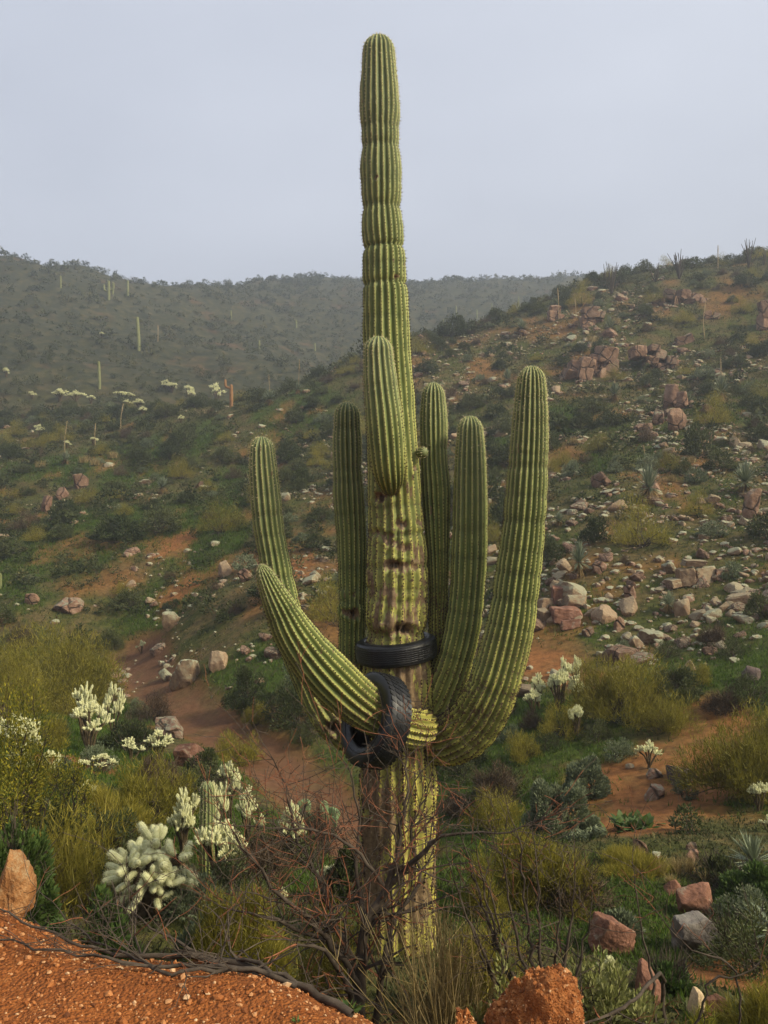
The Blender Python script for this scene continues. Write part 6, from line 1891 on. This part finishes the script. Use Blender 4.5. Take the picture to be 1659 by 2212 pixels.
    bare_shrub('dead_branch', 'long dead forked branch lying along the rim of the gravel bank', root, [
        on([(760, 2.90, 0.0144, 0.0), (690, 2.98, 0.0144, 0.0), (600, 3.06, 0.0130, 0.01), (520, 3.14, 0.0122, 0.02), (400, 3.2, 0.0108, 0.03), (280, 3.2, 0.0086, 0.04), (200, 3.24, 0.0065, 0.05), (100, 3.3, 0.0050, 0.05), (-10, 3.36, 0.0029, 0.04)]),
        on([(640, 3.0, 0.0101, 0.0), (520, 3.02, 0.0086, 0.02), (400, 3.02, 0.0072, 0.02), (300, 3.0, 0.0058, 0.02), (200, 3.02, 0.0043, 0.03), (100, 3.06, 0.0036, 0.02), (0, 3.12, 0.0022, 0.02)]),
        on([(600, 3.04, 0.0094, 0.0), (470, 3.0, 0.0079, 0.01), (365, 2.96, 0.0065, 0.005), (315, 3.04, 0.0058, 0.03), (245, 3.22, 0.0043, 0.06), (170, 3.36, 0.0029, 0.10), (130, 3.45, 0.0022, 0.14)]),
        on([(680, 2.99, 0.0094, 0.0), (560, 3.1, 0.0079, 0.03), (470, 3.2, 0.0065, 0.06), (360, 3.3, 0.0043, 0.10), (280, 3.38, 0.0029, 0.2)]),
    ], 973, (10, 0.5), 0.10, thorn=False, lens=(0.10, 0.38), flat=0.45, cat='branch', part='limb')
    # straw-coloured dead bush at the saguaro foot
    p, wd, ht = spot(850, 1945, 1085, 2200, d=4.35)
    rg = rng_(980)
    t = thing('dry_broom', 'straw-coloured dead broom of fine stems at the saguaro foot', 'shrub', p)
    st, fine = MB(), MB()
    for i in range(170):
        a = rg.uniform(0, 6.283); r = abs(rg.normal(0, 0.30)); l = ht * rg.uniform(0.55, 1.02)
        tip = np.array([math.cos(a) * r, math.sin(a) * r * 0.7, l * (1 - 0.25 * r)])
        b = np.array([rg.normal(0, 0.04), rg.normal(0, 0.04), -0.03])
        q = catmull(np.array([b, b + (tip - b) * 0.45 + rg.normal(0, 0.03, 3), tip]), 0.12)
        V, F = tube(q, np.linspace(0.0035, 0.0013, len(q)), 4)
        st.add(V, F)
        for k in range(4):
            u = rg.uniform(0.35, 0.95); j = int(u * (len(q) - 1))
            e = q[j] + unit(tip - b + rg.normal(0, 0.5, 3) * l) * rg.uniform(0.08, 0.24)
            V, F = tube(np.array([q[j], (q[j] + e) / 2 + rg.normal(0, 0.008, 3), e]), [0.0018, 0.0014, 0.0008], 3)
            fine.add(V, F)
    tag(link('stems', st.mesh('stems', [M['straw']], False), t), kind='stuff'); tag(link('side_stems', fine.mesh('side_stems', [M['straw']], False), t), kind='stuff')
    # seedlings on the bank
    for i, (px, py, s) in enumerate([(754, 2186, 0.055), (640, 2208, 0.02), (262, 2040, 0.05)]):
        p = march(px, py, d0=2.2)
        r2 = rng_(990 + i)
        n = 16
        a = np.arange(n) * 2.399
        D = np.c_[np.cos(a), np.sin(a), r2.uniform(0.15, 0.9, n)]
        V, F = leaf_quads(np.zeros((n, 3)) + unit(D) * s * 0.2, D, s * r2.uniform(0.6, 1.1, n), s * 0.30, r2, 0.1)
        o = link('seedling', make_mesh('seedling', V, [F], [M['leaf_green']], [0], False), None, p)
        tag(o, ['small bright green seedling on the bank below the saguaro', 'tiny green sprout on the bare orange gravel', 'green sprig beside the dead branch'][i], 'plant')
build_bare()

def build_understorey():
    rg = rng_(1200)
    n = 0
    words = {'dark': 'low dark green bush', 'grey': 'low grey-green brittlebush', 'olive': 'low olive brush', 'brown': 'low brown twiggy bush'}
    spots = [(1080, 1540, 'dark', 'on the green sward right of the curved arm'), (1150, 1570, 'brown', 'below the white cholla stand'), (1210, 1590, 'olive', 'below the white cholla stand'), (1290, 1600, 'dark', 'under the dome-shaped olive bush'),
             (1050, 1600, 'brown', 'beside the shaded side of the grass patch'), (1130, 1640, 'olive', 'above the rounded grey-green bush'), (1000, 1680, 'dark', 'left of the brown leafless bush'), (1070, 1790, 'olive', 'left of the rounded grey-green bush'), (1340, 1640, 'grey', 'left of the single white cholla'),
             (1450, 1580, 'olive', 'above the single white cholla'), (1500, 1480, 'olive', 'right of the blue-green shrub'), (1580, 1420, 'dark', 'left of the dark cracked boulder'), (1620, 1520, 'dark', 'below the dark cracked boulder'), (1540, 1390, 'brown', 'on the grass under the scree'),
             (1440, 1420, 'dark', 'on the grass under the scree'), (1340, 1420, 'grey', 'between scree and olive bush'), (640, 1540, 'dark', 'on the bank of the wash'), (250, 1400, 'dark', 'above the upper end of the wash'), (90, 1620, 'olive', 'beside the wide white cholla'),
             (300, 1540, 'grey', 'beside the wash below the lichen boulder'), (540, 1500, 'grey', 'on the grassy rim of the wash'), (120, 1590, 'dark', 'left of the broad white cholla'),
             (300, 1880, 'grey', 'behind the big cholla'), (500, 1960, 'dark', 'below the pinkish rock pair'), (90, 1900, 'dark', 'behind the tawny boulder'), (140, 1945, 'olive', 'beside the soft green bush'), (430, 1990, 'grey', 'beneath the big cholla'),
             (560, 1900, 'brown', 'under the bare bush'), (610, 1870, 'dark', 'beside the pinkish rock pair'), (230, 1840, 'dark', 'left of the big cholla'), (330, 1760, 'olive', 'behind the big cholla'), (1080, 1720, 'dark', 'beside the brown leafless bush'),
             (990, 1760, 'brown', 'right behind the saguaro'), (1600, 1990, 'grey', 'beside the low yucca'),
             (1640, 2100, 'dark', 'at the foot of the bank'), (1240, 1960, 'brown', 'behind the jojoba bush'), 
             (1480, 1720, 'grey', 'at the edge of the sandy patch'), (660, 1600, 'dark', 'beside the wash under the tapering arm'), (1010, 1500, 'dark', 'behind the curved arm base'), (900, 1700, 'dark', 'right behind the saguaro trunk'), (330, 1680, 'brown', 'between the white chollas'),
             (440, 1720, 'dark', 'beside the small column cactus'), (560, 1560, 'olive', 'at the rim of the wash'), (100, 1790, 'grey', 'under the creosote-like bush'), (210, 1660, 'grey', 'on the sandy clearing'), (700, 1560, 'brown', 'under the outermost arm'),
             (50, 1700, 'olive', 'behind the creosote-like bush'), (1560, 1540, 'brown', 'above the wide olive bush'), (1350, 1560, 'grey', 'below the dome-shaped olive bush'), (1100, 1600, 'grey', 'on the grass right of the curved arm'), (1180, 1620, 'dark', 'on the grass above the grey-green bushes')]
    sz = {'dark': (0.75, 0.55), 'grey': (0.55, 0.4), 'olive': (0.9, 0.65), 'brown': (0.65, 0.5)}
    for i, (px, py, k, wds) in enumerate(spots):
        p = march(px, py, d0=3.9)
        w, h = sz[k]; q = rg.uniform(0.8, 1.3)
        put_shrub(k, i, (p[0], p[1], p[2] - 0.03), w * q, h * q, '%s %s' % (words[k], wds), near=True)
build_understorey()
